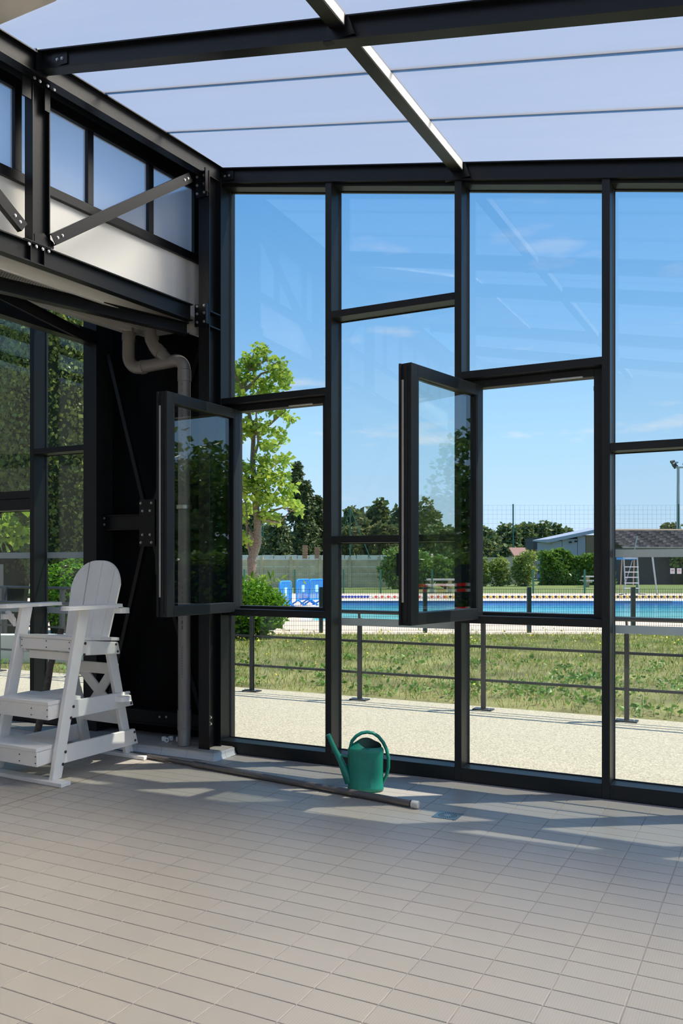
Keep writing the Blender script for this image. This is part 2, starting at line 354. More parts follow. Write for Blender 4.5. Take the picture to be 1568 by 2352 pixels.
def blob(c, rad, n, shell=.55):
    d = RNG.standard_normal((n, 3)); d /= np.linalg.norm(d, axis=1)[:, None]
    r = (shell + (1 - shell) * RNG.random(n) ** .6)[:, None]
    return np.array(c)[None] + d * r * np.array(rad)[None]
def blobs(c, rad, n, k, sub=.42, shell=.5):
    """k lobes set on an ellipsoid, n leaves in all"""
    out = []
    for j in range(k):
        d = RNG.standard_normal(3); d /= np.linalg.norm(d); q = np.array(c) + d * np.array(rad) * RNG.uniform(.35, .72)
        f = sub * RNG.uniform(.75, 1.25); out.append(blob(q, [rad[0] * f, rad[1] * f, rad[2] * f], n // k, shell))
    return np.concatenate(out)

# ------------------------------------------------------------------ floor
TX, TY = 0.2474, 0.125
def px(X, Y, Z):
    dx, dy = X - CX, Y - CY; fw = dx * SN + dy * CS
    return (784 + F * (dx * CS - dy * SN) / fw, Y0 - F * (Z - H) / fw, fw)
floor = MB().box((-9, -5.3, -.15), (4.7, 2.05, -.003)).build('floor', 'grout'); tag(floor, 'beige ribbed tile floor of the pool hall with grey grout', 'floor', kind='structure')
tm = MB(); g = .0022; c = .002
x0, x1, y0, y1 = -TX / 2 + g, TX / 2 - g, -TY / 2 + g, TY / 2 - g
tm.add([(x0, y0, -.006), (x1, y0, -.006), (x1, y1, -.006), (x0, y1, -.006), (x0, y0, -.0012), (x1, y0, -.0012), (x1, y1, -.0012), (x0, y1, -.0012),
        (x0 + c, y0 + c, 0), (x1 - c, y0 + c, 0), (x1 - c, y1 - c, 0), (x0 + c, y1 - c, 0)],
       [(0, 1, 5, 4), (1, 2, 6, 5), (2, 3, 7, 6), (3, 0, 4, 7), (4, 5, 9, 8), (5, 6, 10, 9), (6, 7, 11, 10), (7, 4, 8, 11), (8, 9, 10, 11)])
cand = []
for i in range(-30, 22):
    for j in range(-15, 40):
        X, Y = (i + .5) * TX, -(j + .5) * TY
        if Y > 1.8 or (X < -3.35 and Y > 1.52): continue
        inv = True
        if Y > CY + .8:
            a, b, d = px(X, Y, 0); inv = not (-60 < a < 1628 and b < 2400)
        cand.append((inv, math.hypot(X - CX, Y - CY), X, Y))
cand.sort(); first = None
for n, (inv, d, X, Y) in enumerate(cand):
    if n >= 300: break
    if first is None: first = tm.build('tile', 'tile', floor); first.location = (X, Y, 0)
    else:
        o = first.copy(); o.location = (X, Y, 0); COL.objects.link(o)
rest = MB()
for inv, d, X, Y in cand[300:]:
    rest.add([(v[0] + X, v[1] + Y, v[2]) for v in tm.v], tm.f)
rest.build('tile_field', 'tile', floor, kind='stuff')
MB().beam((-3.79, -2.5, .0004), (-3.83, 1.5, .0004), .012, .001).build('sealant_joint', 'sealant', floor)

# raised plinth along the wall
kerb = MB().box((-8, 1.585, 0), (-3.372, 2.08, .054)).build('trim_1', 'grout'); tag(kerb, 'low tiled plinth with white cove tiles under the steel corner column', 'plinth', kind='structure')
x = -3.372
for k in range(19):
    xa = x - TX * (k + 1); MB().box((xa + .0015, 1.575, .052), (x - TX * k - .0015, 1.83, .0605)).build('tile', 'kerbtile', kerb)
def cove_prof(): return [(0, .0), (0.0, .052), (-.012, .052), (-.014, .03), (-.022, .012), (-.034, .0)]
for k in range(19):
    MB().prism(cove_prof(), (x - TX * (k + 1) + .0015, 1.585, .0005), (0, 1, 0), (0, 0, 1), (1, 0, 0), TX - .003).build('cove_tile', 'cove', kerb)
MB().prism(cove_prof(), (-3.372, 1.585, .0005), (-1, 0, 0), (0, 0, 1), (0, 1, 0), .12).build('cove_tile', 'cove', kerb)
MB().prism(cove_prof(), (-3.372, 1.708, .0005), (-1, 0, 0), (0, 0, 1), (0, 1, 0), .13).build('cove_tile', 'cove', kerb)
mc = MB()
for k in range(6):
    a0, a1 = math.pi / 2 * k / 6, math.pi / 2 * (k + 1) / 6; pr = cove_prof()
    vs = [(-3.372 - p[0] * math.cos(a), 1.585 + p[0] * math.sin(a), p[1] + .0005) for a in (-(math.pi / 2) + a0 + math.pi / 2, -(math.pi / 2) + a1 + math.pi / 2) for p in pr]
    vs = [(-3.372 + (-p[0]) * math.cos(-a), 1.585 + (-p[0]) * math.sin(-a), p[1] + .0005) for a in (a0, a1) for p in pr]
    n = len(pr); mc.add(vs, [(i, i + 1, n + i + 1, n + i) for i in range(n - 1)])
mc.build('cove_tile', 'cove', kerb)

# ------------------------------------------------------------------ glazed wall
YF, YG = 1.85, 2.0
def roofz(X): return 3.961 - .194 * X
wall = empty('wall_back', (-3.5, 2, 0), 'black aluminium curtain wall frame of mullions and sill', 'wall', kind='structure')
MULL = [-6.57, -5.58, -3.533, -2.532, -1.519, -.531, .455, 1.44, 2.43, 3.41, 4.40]
for X in MULL:
    zt = 4.12 if X < -4 else roofz(X) - .115
    if X == -3.533: MB().box((X - .06, YF, 0.06), (X + .025, 2.06, zt)).build('mullion', 'alu', wall, bevel=.002)
    else: MB().box((X - .025, YF, 0), (X + .025, 2.02, zt)).build('mullion', 'alu', wall, bevel=.002)
    s = MB(); s.box((X + .025, 1.988, .10), (X + .0285, 1.996, zt)); s.build('glazing_bead', 'bright', wall)
for a, b in zip(MULL[2:-1], MULL[3:]):
    MB().box((a + .0255, YF, 0.001), (b - .0255, 2.03, .093)).build('sill_rail', 'alu', wall, bevel=.002)
    m = MB(); za, zb = roofz(a) - .115, roofz(b) - .115
    m.hexa([(a + .0255, YF + .03, za - .028), (b - .0255, YF + .03, zb - .028), (b - .0255, 2.03, zb - .028), (a + .0255, 2.03, za - .028),
            (a + .0255, YF + .03, za), (b - .0255, YF + .03, zb), (b - .0255, 2.03, zb), (a + .0255, 2.03, za)])
    m.build('head_rail', 'alu', wall)
for a, b in ((-9, -6.57), (-6.57, -5.58), (-5.58, -4.76)):
    MB().box((a + .0255, YF, 0.061), (b - .0255, 2.03, .14)).build('sill_rail', 'alu', wall, bevel=.002)
    MB().box((a + .0255, YF, 4.06), (b - .0255, 2.03, 4.12)).build('head_rail', 'alu', wall)
MB().box((-4.91, 1.80, .06), (-4.76, 2.05, 4.15)).build('corner_post', 'alu', wall, bevel=.002)

def pane(win, a, b, z0, z1, slope=False, y=YG):
    m = MB(); za, zb = (roofz(a) - .143, roofz(b) - .143) if slope else (z1, z1)
    a += .026; b -= .026
    m.hexa([(a, y, z0), (b, y, z0), (b, y + .012, z0), (a, y + .012, z0), (a, y, za), (b, y, zb), (b, y + .012, zb), (a, y + .012, za)])
    m.build('pane', 'glass', win)
    g = MB()   # dark gasket round the pane
    g.beam((a + .004, y - .006, z0), (a + .004, y - .006, za), .008, .01, (0, 1, 0)); g.beam((b - .003, y - .006, z0), (b - .003, y - .006, zb), .006, .01, (0, 1, 0))
    g.beam((a, y - .006, z0 + .003), (b, y - .006, z0 + .003), .01, .006); g.beam((a, y - .006, za - .003), (b, y - .006, zb - .003), .01, .006)
    g.build('gasket', 'gasket', win)
def transom(win, a, b, ztop, h=.05, depth=.17):
    MB().box((a + .0255, YF + .001, ztop - h), (b - .0255, YF + depth, ztop)).build('transom', 'alu', win, bevel=.002)
def band(win, a, b, z0, z1):
    MB().box((a + .034, YG - .0035, z0), (b - .034, YG - .0005, z1)).build('frosted_band', 'frost', win)
def winx(n, a, label): return empty('window_%d' % n, (a + .5, 1.99, 0), label, 'window', kind='structure')

def casement(win, a, b, hx, ang):
    """fixed frame between transoms plus the inward-opened sash hinged at its left side"""
    f = MB(); z0, z1, yo, yi = 1.14, 2.76, 2.02, 1.93
    f.box((a + .026, yi, z0), (a + .125, yo, z1)); f.box((b - .09, yi, z0), (b - .026, yo, z1))
    f.box((a + .125, yi, z0), (b - .09, yo, z0 + .024)); f.box((a + .125, yi, z1 - .05), (b - .09, yo, z1))
    f.build('fixed_frame', 'gasket', win, bevel=.003)
    MB().box((a + .10, 1.885, 1.126), (b - .03, 1.93, 1.141)).build('drip_ledge', 'alu', win, bevel=.003)
    MB().box((a + .62, 1.915, z1 - .052), (a + .83, 1.93, z1 - .044)).build('stay_arm', 'bright', win)
    MB().box((b - .094, 1.94, 2.62), (b - .088, 1.965, 2.65)).build('keeper', 'bright', win)
    MB().box((b - .094, 1.94, 1.28), (b - .088, 1.965, 1.31)).build('keeper', 'bright', win)
    d = Vector((math.cos(ang), math.sin(ang), 0)); n = Vector((-d.y, d.x, 0))   # n: outer face direction when opened
    p = Vector((hx, 1.925, 0)); w, s0, s1, t = .885, 1.118, 2.715, .072
    sash = MB(); fw = .075
    def bx(m, u0, u1, n0, n1, za, zb):
        P = [p + d * u0 + n * n0, p + d * u1 + n * n0, p + d * u1 + n * n1, p + d * u0 + n * n1]
        m.hexa([(q.x, q.y, za) for q in P] + [(q.x, q.y, zb) for q in P])
    bx(sash, 0, fw, 0, t, s0, s1); bx(sash, w - fw, w, 0, t, s0, s1); bx(sash, fw, w - fw, 0, t, s0, s0 + fw); bx(sash, fw, w - fw, 0, t, s1 - fw, s1)
    so_ = sash.build('sash', 'alu', win, bevel=.003, label='sash hinged open into the hall')
    g = MB(); bx(g, w, w + .004, .028, .044, s0 + .02, s1 - .02); bx(g, -.004, .0, .02, .05, s0 + .02, s1 - .02)
    bx(g, fw, fw + .012, t - .012, t - .002, s0 + fw, s1 - fw); bx(g, w - fw - .012, w - fw, t - .012, t - .002, s0 + fw, s1 - fw)
    bx(g, w - .012, w + .012, -.012, .002, s0, s1); g.build('gasket', 'gasket', so_)
    g = MB(); bx(g, fw, w - fw, .03, .046, s0 + fw, s1 - fw); g.build('pane', 'glass', so_)
    g = MB(); bx(g, w + .004, w + .007, .006, .022, s0 + .14, s1 - .10); g.build('lock_strip', 'bright', so_)
    g = MB(); bx(g, w - .05, w - .02, -.014, 0, 1.47, 1.62); bx(g, w - .045, w - .025, -.05, -.014, 1.54, 1.56); bx(g, w - .045, w - .025, -.055, -.045, 1.42, 1.56)
    g.build('handle', 'alu', so_)
    g = MB(); bx(g, -.016, .012, -.016, .02, 1.2, 1.28); bx(g, -.016, .012, -.016, .02, 2.52, 2.60); g.build('hinge', 'gasket', so_)

R = math.radians
a, b = MULL[2] - 0.001, MULL[3]; w1 = winx(1, a, 'glazed bay beside the steel corner column with its sash open')
pane(w1, a, b, 2.81, 0, True); transom(w1, a, b, 2.81); casement(w1, a, b, -3.435, R(-91.5)); transom(w1, a, b, 1.14, .052); pane(w1, a, b, .093, 1.088)
a, b = MULL[3], MULL[4]; w2 = winx(2, a, 'glazed bay behind the watering can without an opening sash')
pane(w2, a, b, 3.37, 0, True); transom(w2, a, b, 3.37); pane(w2, a, b, 1.70, 3.32); transom(w2, a, b, 1.70); pane(w2, a, b, .093, 1.65); band(w2, a, b, 1.032, 1.088)
a, b = MULL[4], MULL[5]; w3 = winx(3, a, 'glazed bay beside the pool fence view with its sash open')
pane(w3, a, b, 2.815, 0, True); transom(w3, a, b, 2.815); casement(w3, a, b, -1.43, R(-101)); transom(w3, a, b, 1.14, .052); pane(w3, a, b, .093, 1.088)
a, b = MULL[5], MULL[6]; w4 = winx(4, a, 'rightmost glazed bay with two frosted bands')
pane(w4, a, b, 2.26, 0, True); transom(w4, a, b, 2.26); pane(w4, a, b, .093, 2.21); band(w4, a, b, 1.043, 1.097); band(w4, a, b, 1.537, 1.588)
for n, (i, zs) in enumerate(((6, 2.9), (7, 1.7), (8, 2.4), (9, 2.9))):
    a, b = MULL[i], MULL[i + 1]; w = winx(5 + n, a, 'glazed bay of the hall wall past the picture edge, number %d from it' % (n + 1))
    pane(w, a, b, zs, 0, True); transom(w, a, b, zs); pane(w, a, b, .093, zs - .05); band(w, a, b, 1.04, 1.095)
a, b = -5.58, -4.89; w10 = winx(10, a, 'narrow glazed bay left of the dark cladding, ivy behind it')
pane(w10, a, b, 2.54, 4.06); transom(w10, a, b, 2.54); pane(w10, a, b, .14, 2.49); band(w10, a, b, 1.549, 1.604); band(w10, a, b, 1.045, 1.10)
a, b = -6.57, -5.58; w11 = winx(11, a, 'leftmost glazed bay in view with a closed sash frame at mid height')
pane(w11, a, b, 2.165, 4.06); transom(w11, a, b, 2.165, .07); transom(w11, a, b, 2.09, .10, .13); pane(w11, a, b, .14, 1.99); band(w11, a, b, 1.549, 1.604); band(w11, a, b, 1.045, 1.10)
a, b = -9.0, -6.57; w12 = winx(12, a, 'glazed bay left of the picture edge')
pane(w12, a, b, .14, 4.06)
# dark cladding between the glazed bays
clad = empty('wall_left', (-4.2, 2.03, 0), 'black sheet cladding behind the cross bracing', 'wall', kind='structure')
for k in range(4): MB().box((-4.76 + k * .292, 2.0, .06), (-4.76 + (k + 1) * .292 - .003, 2.06, 3.95)).build('panel', 'cladding', clad)
MB().box((-4.8, 1.99, 3.95), (-3.55, 2.10, 4.62)).build('panel', 'cladding', clad)

# ------------------------------------------------------------------ roof
roof = empty('ceiling', (-1.5, 0, 4.3), 'sloping opal polycarbonate roof panels over the hall', 'ceiling', kind='structure')
def roof_panel(xa, xb, ya, yb):
    m = MB(); zt = .022
    P = [(xa, ya), (xb, ya), (xb, yb), (xa, yb)]
    lo = [(x_, y_, roofz(x_)) for x_, y_ in P]; hi = [(x_, y_, roofz(x_) + zt) for x_, y_ in P]
    m.mi = 1; m.add(lo, [(0, 3, 2, 1)]); m.mi = 0
    m.add(lo + hi, [(4, 5, 6, 7), (0, 1, 5, 4), (1, 2, 6, 5), (2, 3, 7, 6), (3, 0, 4, 7)])
    m.build('roof_panel', ['clear', 'opal_roof'], roof)
rows = [(-5.3, -4.5), (-4.5, -3.9), (-3.9, -3.32), (-3.32, -2.71), (-2.67, -2.07), (-2.07, -1.47), (-1.47, -.85), (-.81, -.55), (-.55, .075), (.145, .64), (.64, 1.23), (1.23, 1.85)]
xs = [(-3.72, -1.535), (-1.50, .51), (.55, 2.51), (2.55, 4.7)]
for ya, yb in rows:
    for xa, xb in xs: roof_panel(xa, xb, ya, yb)
for X in (-1.518, .53, 2.53):
    for ya, yb in ((-5.3, -2.74), (-2.64, -.88), (-.78, .065), (.155, 1.83)):
        m = MB(); z = roofz(X); m.hexa([(X - .0425, ya, z - .062), (X + .0425, ya, z - .062 - .0165), (X + .0425, yb, z - .062 - .0165), (X - .0425, yb, z - .062),
                                     (X - .0425, ya, z + .03), (X + .0425, ya, z + .0135), (X + .0425, yb, z + .0135), (X - .0425, yb, z + .03)])
        m.build('rafter', 'steel', roof)
        MB().box((X + .0426, ya + .02, z - .072), (X + .046, yb - .02, z - .016)).build('sunlit_side', 'sunlitside', roof)  # thin pale strip, the sunlit side of the rafter put into its colour
mj = MB()
for ya, yb in zip(rows[:-1], rows[1:]):
    if yb[0] - ya[1] < .02: mj.hexa([(x_, y_, roofz(x_) + dz) for dz in (.024, .034) for x_, y_ in ((-3.68, ya[1] - .012), (4.6, ya[1] - .012), (4.6, yb[0] + .012), (-3.68, yb[0] + .012))])
mj.build('joint_cap', 'pvc', roof)
def sloped_beam(Y, name='roof_beam', lab=None, x0=-3.61, x1=4.6):
    root = empty(name, (x0, Y, roofz(x0) - .06), lab, 'beam')
    up = Vector((.194, 0, 1)).normalized(); m = MB(); off = -.061
    m.ibeam((x0, Y, roofz(x0) + off), (x1, Y, roofz(x1) + off), .12, .08, .008, .006, up); m.build('beam_body', 'steel', root)
    MB().box((x0 - .002, Y - .05, roofz(x0) - .15), (x0 + .01, Y + .05, roofz(x0) + .02)).build('end_plate', 'steel', root)
    e = MB()
    for X in (-1.518,): e.prism([(-.09, 0), (.09, 0), (.055, .1), (-.055, .1)], (X, Y - .038, roofz(X) - .115), (1, 0, 0), (0, 0, 1), (0, 1, 0), .035)
    e.build('rafter_cleat', 'steel', root)
    MB().box((x0 + .10, Y - .012, roofz(x0) - .125), (x0 + .22, Y - .002, roofz(x0) - .04)).build('cleat_plate', 'steel', root)
    bolts([(x0 + .14, Y - .012, roofz(x0) - .085), (x0 + .18, Y - .012, roofz(x0) - .088)], (0, -1, 0), .008).build('bolt', 'bolt', root, kind='stuff')
sloped_beam(.11, lab='black steel roof beam crossing the hall above the lifeguard chair')
sloped_beam(1.875, lab='black steel head beam running along the top of the glazed wall')
sloped_beam(-.83, lab='black steel roof beam nearest overhead, past the picture top')
sloped_beam(-2.69, lab='black steel roof beam just ahead of the viewpoint, overhead')
sloped_beam(-4.1, lab='black steel roof beam behind the viewpoint')

# ------------------------------------------------------------------ steel truss between the two roof levels
TO = Vector((-3.612, 1.60, 0)); TD = Vector((-.07, -1, 0)).normalized(); TN = Vector((1, -.07, 0)).normalized()
def T(s, q, z): p = TO + TD * s + TN * q; return Vector((p.x, p.y, z))
tr = empty('steel_truss', (-3.66, .9, 3.37), 'black bolted steel truss under the high roof edge, left of the glazing', 'truss')
def Ib(s0, s1, q, z, h, b, name, **k):
    return MB().ibeam(T(s0, q, z), T(s1, q, z), h, b, .008, .006).build(name, 'steel', tr)
Ib(0, 1.46, 0, 3.438, .128, .064, 'bottom_chord'); Ib(1.46, 6.7, 0, 3.438, .128, .064, 'bottom_chord')
Ib(-.25, 6.7, .085, 4.575, .135, .075, 'top_chord')
def wbox(m, s0, s1, q0, q1, z0, z1):
    P = [T(s0, q0, 0), T(s1, q0, 0), T(s1, q1, 0), T(s0, q1, 0)]; return m.hexa([(p.x, p.y, z0) for p in P] + [(p.x, p.y, z1) for p in P])
for s in (1.46, 2.88):
    m = MB(); q = -.025 + .03
    m.ibeam(T(s - .03, -.005, 3.50), T(s - .03, -.005, 4.52), .135, .075, .008, .006, TD); m.build('post', 'steel', tr)
    m = MB(); wbox(m, s - .10, s + .10, -.037, .037, 3.50, 3.508); wbox(m, s - .055, s - .049, -.035, .035, 3.38, 3.5); wbox(m, s + .049, s + .055, -.035, .035, 3.38, 3.5); m.build('stiffener', 'steel', tr)
    bolts([T(s - .075, .045, 3.475), T(s - .028, .045, 3.475), T(s + .02, .045, 3.475), T(s + .075, .045, 3.475)], TN).build('bolt', 'bolt', tr, kind='stuff')
    bolts([T(s - .08, .09, 4.49), T(s - .03, .09, 4.49), T(s + .03, .09, 4.49), T(s + .07, .09, 4.49)], TN).build('bolt', 'bolt', tr, kind='stuff')
    m = MB(); m.prism([(-.13, 0), (.02, 0), (.02, .05), (-.05, .075), (-.13, .04)], T(s, .02, 3.51), -TD * -1, UP, TN, .008); m.build('gusset_plate', 'steel', tr)
    m = MB(); wbox(m, s + .055, s + .12, .03, .04, 4.38, 4.5); m.build('gusset_plate', 'steel', tr)
    m = MB(); wbox(m, s - .09, s - .05, .03, .04, 4.36, 4.5); m.build('gusset_plate', 'steel', tr)
def diag(sa, za, sb, zb, q=.035, lit=None):
    pa, pb = T(sa, q, za), T(sb, q, zb); m = MB(); upv = Vector((0, 0, 1))
    m.beam(pa, pb, .006, .078, upv, (.022, 0)) if False else None
    d = (pb - pa).normalized(); n = d.cross(TN).normalized()
    m.beam(pa, pb, .07, .006, n, (0, 0)) if False else None
    # channel: web facing the hall, two flanges behind it
    m.hexa([pa + n * -.036, pb + n * -.036, pb + n * .036, pa + n * .036, pa + n * -.036 + TN * .006, pb + n * -.036 + TN * .006, pb + n * .036 + TN * .006, pa + n * .036 + TN * .006])
    for k in (-.036, .030):
        m.hexa([pa + n * k - TN * .034, pb + n * k - TN * .034, pb + n * (k + .006) - TN * .034, pa + n * (k + .006) - TN * .034, pa + n * k, pb + n * k, pb + n * (k + .006), pa + n * (k + .006)])
    m.build('diagonal_brace', 'steel', tr)
    bolts([pa + d * .04 + TN * .006, pa + d * .085 + TN * .006, pb - d * .04 + TN * .006, pb - d * .085 + TN * .006], TN).build('bolt', 'bolt', tr, kind='stuff')
diag(1.36, 3.555, .06, 4.455, .055); diag(1.56, 3.57, 2.80, 4.46, .03)
# corner column that carries the truss
colm = empty('steel_column', (-3.51, 1.72, .06), 'tall black steel column standing on the tiled plinth', 'column')
MB().ibeam((-3.510, 1.72, .06), (-3.510, 1.72, 4.53), .16, .10, .009, .007, (0, 1, 0)).build('column_shaft', 'steel', colm)
m = MB()
for z in (3.45, 3.335): m.box((-3.505, 1.648, z - .005), (-3.462, 1.795, z + .005))
m.build('stiffener', 'steel', colm)
m = MB(); m.box((-3.585, 1.622, 3.335), (-3.472, 1.638, 3.505)); m.box((-3.575, 1.622, 4.33), (-3.468, 1.638, 4.53)); m.box((-3.470, 1.60, 3.345), (-3.462, 1.638, 3.50)); m.box((-3.476, 1.60, 4.36), (-3.466, 1.64, 4.54)); m.build('end_plate', 'steel', colm)
bolts([(x_, 1.622, z) for x_ in (-3.56, -3.493) for z in (3.365, 3.43, 3.487, 4.36, 4.425, 4.49)], (0, -1, 0), .0085, .012).build('bolt', 'bolt', colm, kind='stuff')
bolts([(-3.503, 1.70, .30), (-3.503, 1.70, .25)], (1, 0, 0), .011, .02).build('bolt', 'bolt', colm, kind='stuff')

# clerestory between low and high roof: opal panels over a white wall
cle = empty('wall_clerestory', (-3.78, .9, 3.4), 'clerestory wall of opal panels above white boards behind the truss', 'wall', kind='structure')
QP = -.155
def P3(s0, s1, q0, q1, z0, z1, name, mat, bevel=0):
    m = MB(); wbox(m, s0, s1, q0, q1, z0, z1); return m.build(name, mat, cle, bevel=bevel)
P3(-.40, 6.7, QP - .06, QP - .03, 3.36, 3.945, 'wall_board', 'plaster')
P3(-.40, 6.7, QP - .045, QP, 3.94, 4.005, 'rail', 'steel', .003); P3(-.40, 6.7, QP - .045, QP, 4.525, 4.60, 'rail', 'steel', .003)
ms = [-.28, .235, .83, 1.43, 2.02, 2.61, 3.2, 3.8, 4.4, 5.0, 5.6, 6.2, 6.8]
for s in ms: P3(s, s + .052, QP - .045, QP, 4.005, 4.525, 'clerestory_mullion', 'steel', .002)
for s, t in zip(ms[:-1], ms[1:]):
    m = MB(); P = [T(s + .04, QP - .03, 0), T(t + .012, QP - .03, 0), T(t + .012, QP - .042, 0), T(s + .04, QP - .042, 0)]
    lo = [(p.x, p.y, 3.99) for p in P]; hi = [(p.x, p.y, 4.54) for p in P]
    m.mi = 1; m.add([lo[0], lo[1], hi[1], hi[0]], [(0, 1, 2, 3)]); m.mi = 0
    m.add(lo + hi, [(2, 3, 7, 6), (1, 2, 6, 5), (3, 0, 4, 7), (4, 5, 6, 7), (0, 1, 2, 3)]); m.build('opal_panel', ['clear', 'opal_wall'], cle)
P3(-.5, 6.7, -.32, .06, 4.62, 4.68, 'eave_soffit', 'cladding')
# low flat roof left of the truss
low = empty('ceiling_low', (-4.3, .8, 3.5), 'pale perforated steel deck ceiling of the low side bay', 'ceiling', kind='structure')
m = MB(); wbox(m, -.45, 6.7, -.95, -.19, 3.47, 3.62); m.build('roof_build_up', 'deck', low)
m = MB(); wbox(m, -.45, 6.7, -.98, -.215, 3.62, 3.70); m.build('roof_membrane', 'membrane', low)
m = MB(); wbox(m, -.45, 6.7, -5.6, -.97, 4.16, 4.175); m.build('roof_glass', 'glass', low)
for k in range(6): m = MB(); wbox(m, -.45, 6.7, -1.0 - k * .92, -.95 - k * .92, 4.10, 4.20); m.build('roof_bar', 'alu', low)
hm = MB()
for q0, q1, z in ((-.32, -.06, 3.435), (-.66, -.40, 3.435)):
    m = MB(); wbox(m, -.40, 4.2, q0, q1, z, z + .012); m.build('deck_flange', 'deck', low)
    nq, ns = 11, 110
    for a_ in range(nq):
        for b_ in range(ns):
            p = T(-.1 + b_ * .021 + (a_ % 2) * .0105, q0 + .03 + a_ * .02, z - .0006)
            hm.add([p + Vector((.0066 * math.cos(t), .0066 * math.sin(t), 0)) for t in (0, 1.05, 2.09, 3.14, 4.19, 5.24)], [(5, 4, 3, 2, 1, 0)])
hm.build('perforation', 'hole', low, kind='stuff')
m = MB(); wbox(m, -.40, 4.2, -.36, -.345, 3.43, 3.47); wbox(m, -.40, 4.2, -.375, -.36, 3.425, 3.44); m.build('deck_rib', 'deck', low)
m = MB(); wbox(m, -.42, 4.2, -.70, -.66, 3.40, 3.50); m.build('edge_flashing', 'deck', low)
m = MB(); m.beam((-4.81, 1.82, 3.435), (-4.81, -3.0, 3.435), .10, .115); m.build('edge_beam', 'steel', low)
m = MB(); m.ibeam((-3.66, 1.62, 3.325), (-4.15, .05, 3.325), .09, .07); m.build('plan_brace', 'steel', low)
m = MB(); m.beam((-4.60, 1.55, 3.345), (-4.17, -.1, 3.345), .006, .07); m.beam((-4.60, 1.55, 3.38), (-4.17, -.1, 3.38), .06, .006); m.build('plan_brace', 'steel', low)
tag(MB().box((-9.2, -5.2, 0), (-9.05, 1.9, 4.2)).build('wall_side_bay', 'rearwall'), 'unseen dark end wall of the side bay, added to block sky reflections', 'wall', kind='structure')  # out of view, added so the left panes do not mirror open sky
tm_ = MB().box((4.75, -5.3, -.19), (30, 1.98, -.02)); tm_.box((-30, -30, -.19), (30, -5.35, -.02)); tag(tm_.build('bounce_terrace', 'gravel'), 'unseen pale paving behind and right of the hall, added to bounce light in', 'bounce_terrace', kind='structure')  # out of view, added as bright ground that bounces light onto the chair
# beige soffit over the viewpoint and unseen hall ends shaped for the light
m = MB(); P = [(-3.7, -.21), (-3.02, -.36), (-2.3, -.62), (-2.3, -3.0), (-3.9, -3.0)]
m.add([(x_, y_, roofz(x_) - .02) for x_, y_ in P] + [(x_, y_, roofz(x_) + .06) for x_, y_ in P], [(4, 3, 2, 1, 0), (5, 6, 7, 8, 9)] + [(i, (i + 1) % 5, 5 + (i + 1) % 5, 5 + i) for i in range(5)])
tag(m.build('ceiling_soffit', 'beige'), 'beige soffit board at the top left of the roof', 'soffit', kind='structure')
tag(MB().box((-9.2, -5.4, 0), (-.5, -5.2, 4.9)).build('wall_rear', 'rearwall'), 'unseen grey rear wall of the hall, shaped to keep haze off the panes', 'wall', kind='structure')  # out of view, its width and grey chosen against haze in the panes
rear = empty('wall_rear_open', (-2, -5.2, 0), 'unseen opening behind the viewpoint, added to light the hall from the rear', 'wall', kind='structure')  # added opening, left without panes so sky light reaches the chair
for X in (-.47, 1.2, 2.9, 4.6): MB().box((X - .03, -5.28, 0), (X + .03, -5.12, roofz(X) - .13 if X > -4 else 4.1)).build('mullion', 'alu', rear)
sidew = empty('wall_right_open', (4.62, -2, 0), 'unseen open right end of the hall, added to let side light in', 'wall', kind='structure')  # added opening, brings sky light in from the right
for Y in (-3.5, -1.7, .1): MB().box((4.56, Y - .03, 0), (4.72, Y + .03, roofz(4.6) - .13)).build('mullion', 'alu', sidew)

# ------------------------------------------------------------------ cross bracing in front of the cladding
br = empty('bracing_frame', (-4.25, 1.88, .06), 'black X shaped steel bracing with a bolted gusset plate before dark cladding', 'bracing')
gx, gz = -4.26, 1.84
m = MB(); m.box((gx - .082, 1.862, 1.643), (gx + .082, 1.872, 2.035)); m.build('gusset_plate', 'steel', br)
bolts([(gx + sx, 1.862, gz + sz) for sx in (-.063, .05) for sz in (.165,)] + [(gx + sx, 1.862, gz + sz) for sx in (-.045, .035) for sz in (.10, -.10)] + [(gx + sx, 1.862, gz + sz) for sx in (-.063, .05) for sz in (-.165,)], (0, -1, 0), .009, .012).build('bolt', 'bolt', br, kind='stuff')
for x1_, z1_ in ((-4.70, 3.30), (-3.70, 3.30), (-4.70, .30), (-3.72, .30)):
    MB().beam((gx, 1.892, gz), (x1_, 1.892, z1_), .035, .036, (0, 1, 0)).build('brace_bar', 'steel', br)
MB().ibeam((-4.75, 1.90, 1.85), (-3.57, 1.90, 1.85), .13, .06).build('tie_beam', 'steel', br)
MB().ibeam((-4.75, 1.90, .215), (-3.57, 1.90, .215), .12, .10).build('tie_beam', 'steel', br)
bolts([(-4.73, 1.865, 1.89), (-4.73, 1.865, 1.835), (-4.15, 1.894, .22), (-4.08, 1.894, .225)], (0, -1, 0), .009).build('bolt', 'bolt', br, kind='stuff')
MB().box((-3.60, 1.78, .06), (-3.535, 1.85, 1.02)).build('grey_stub', 'pvc', br)

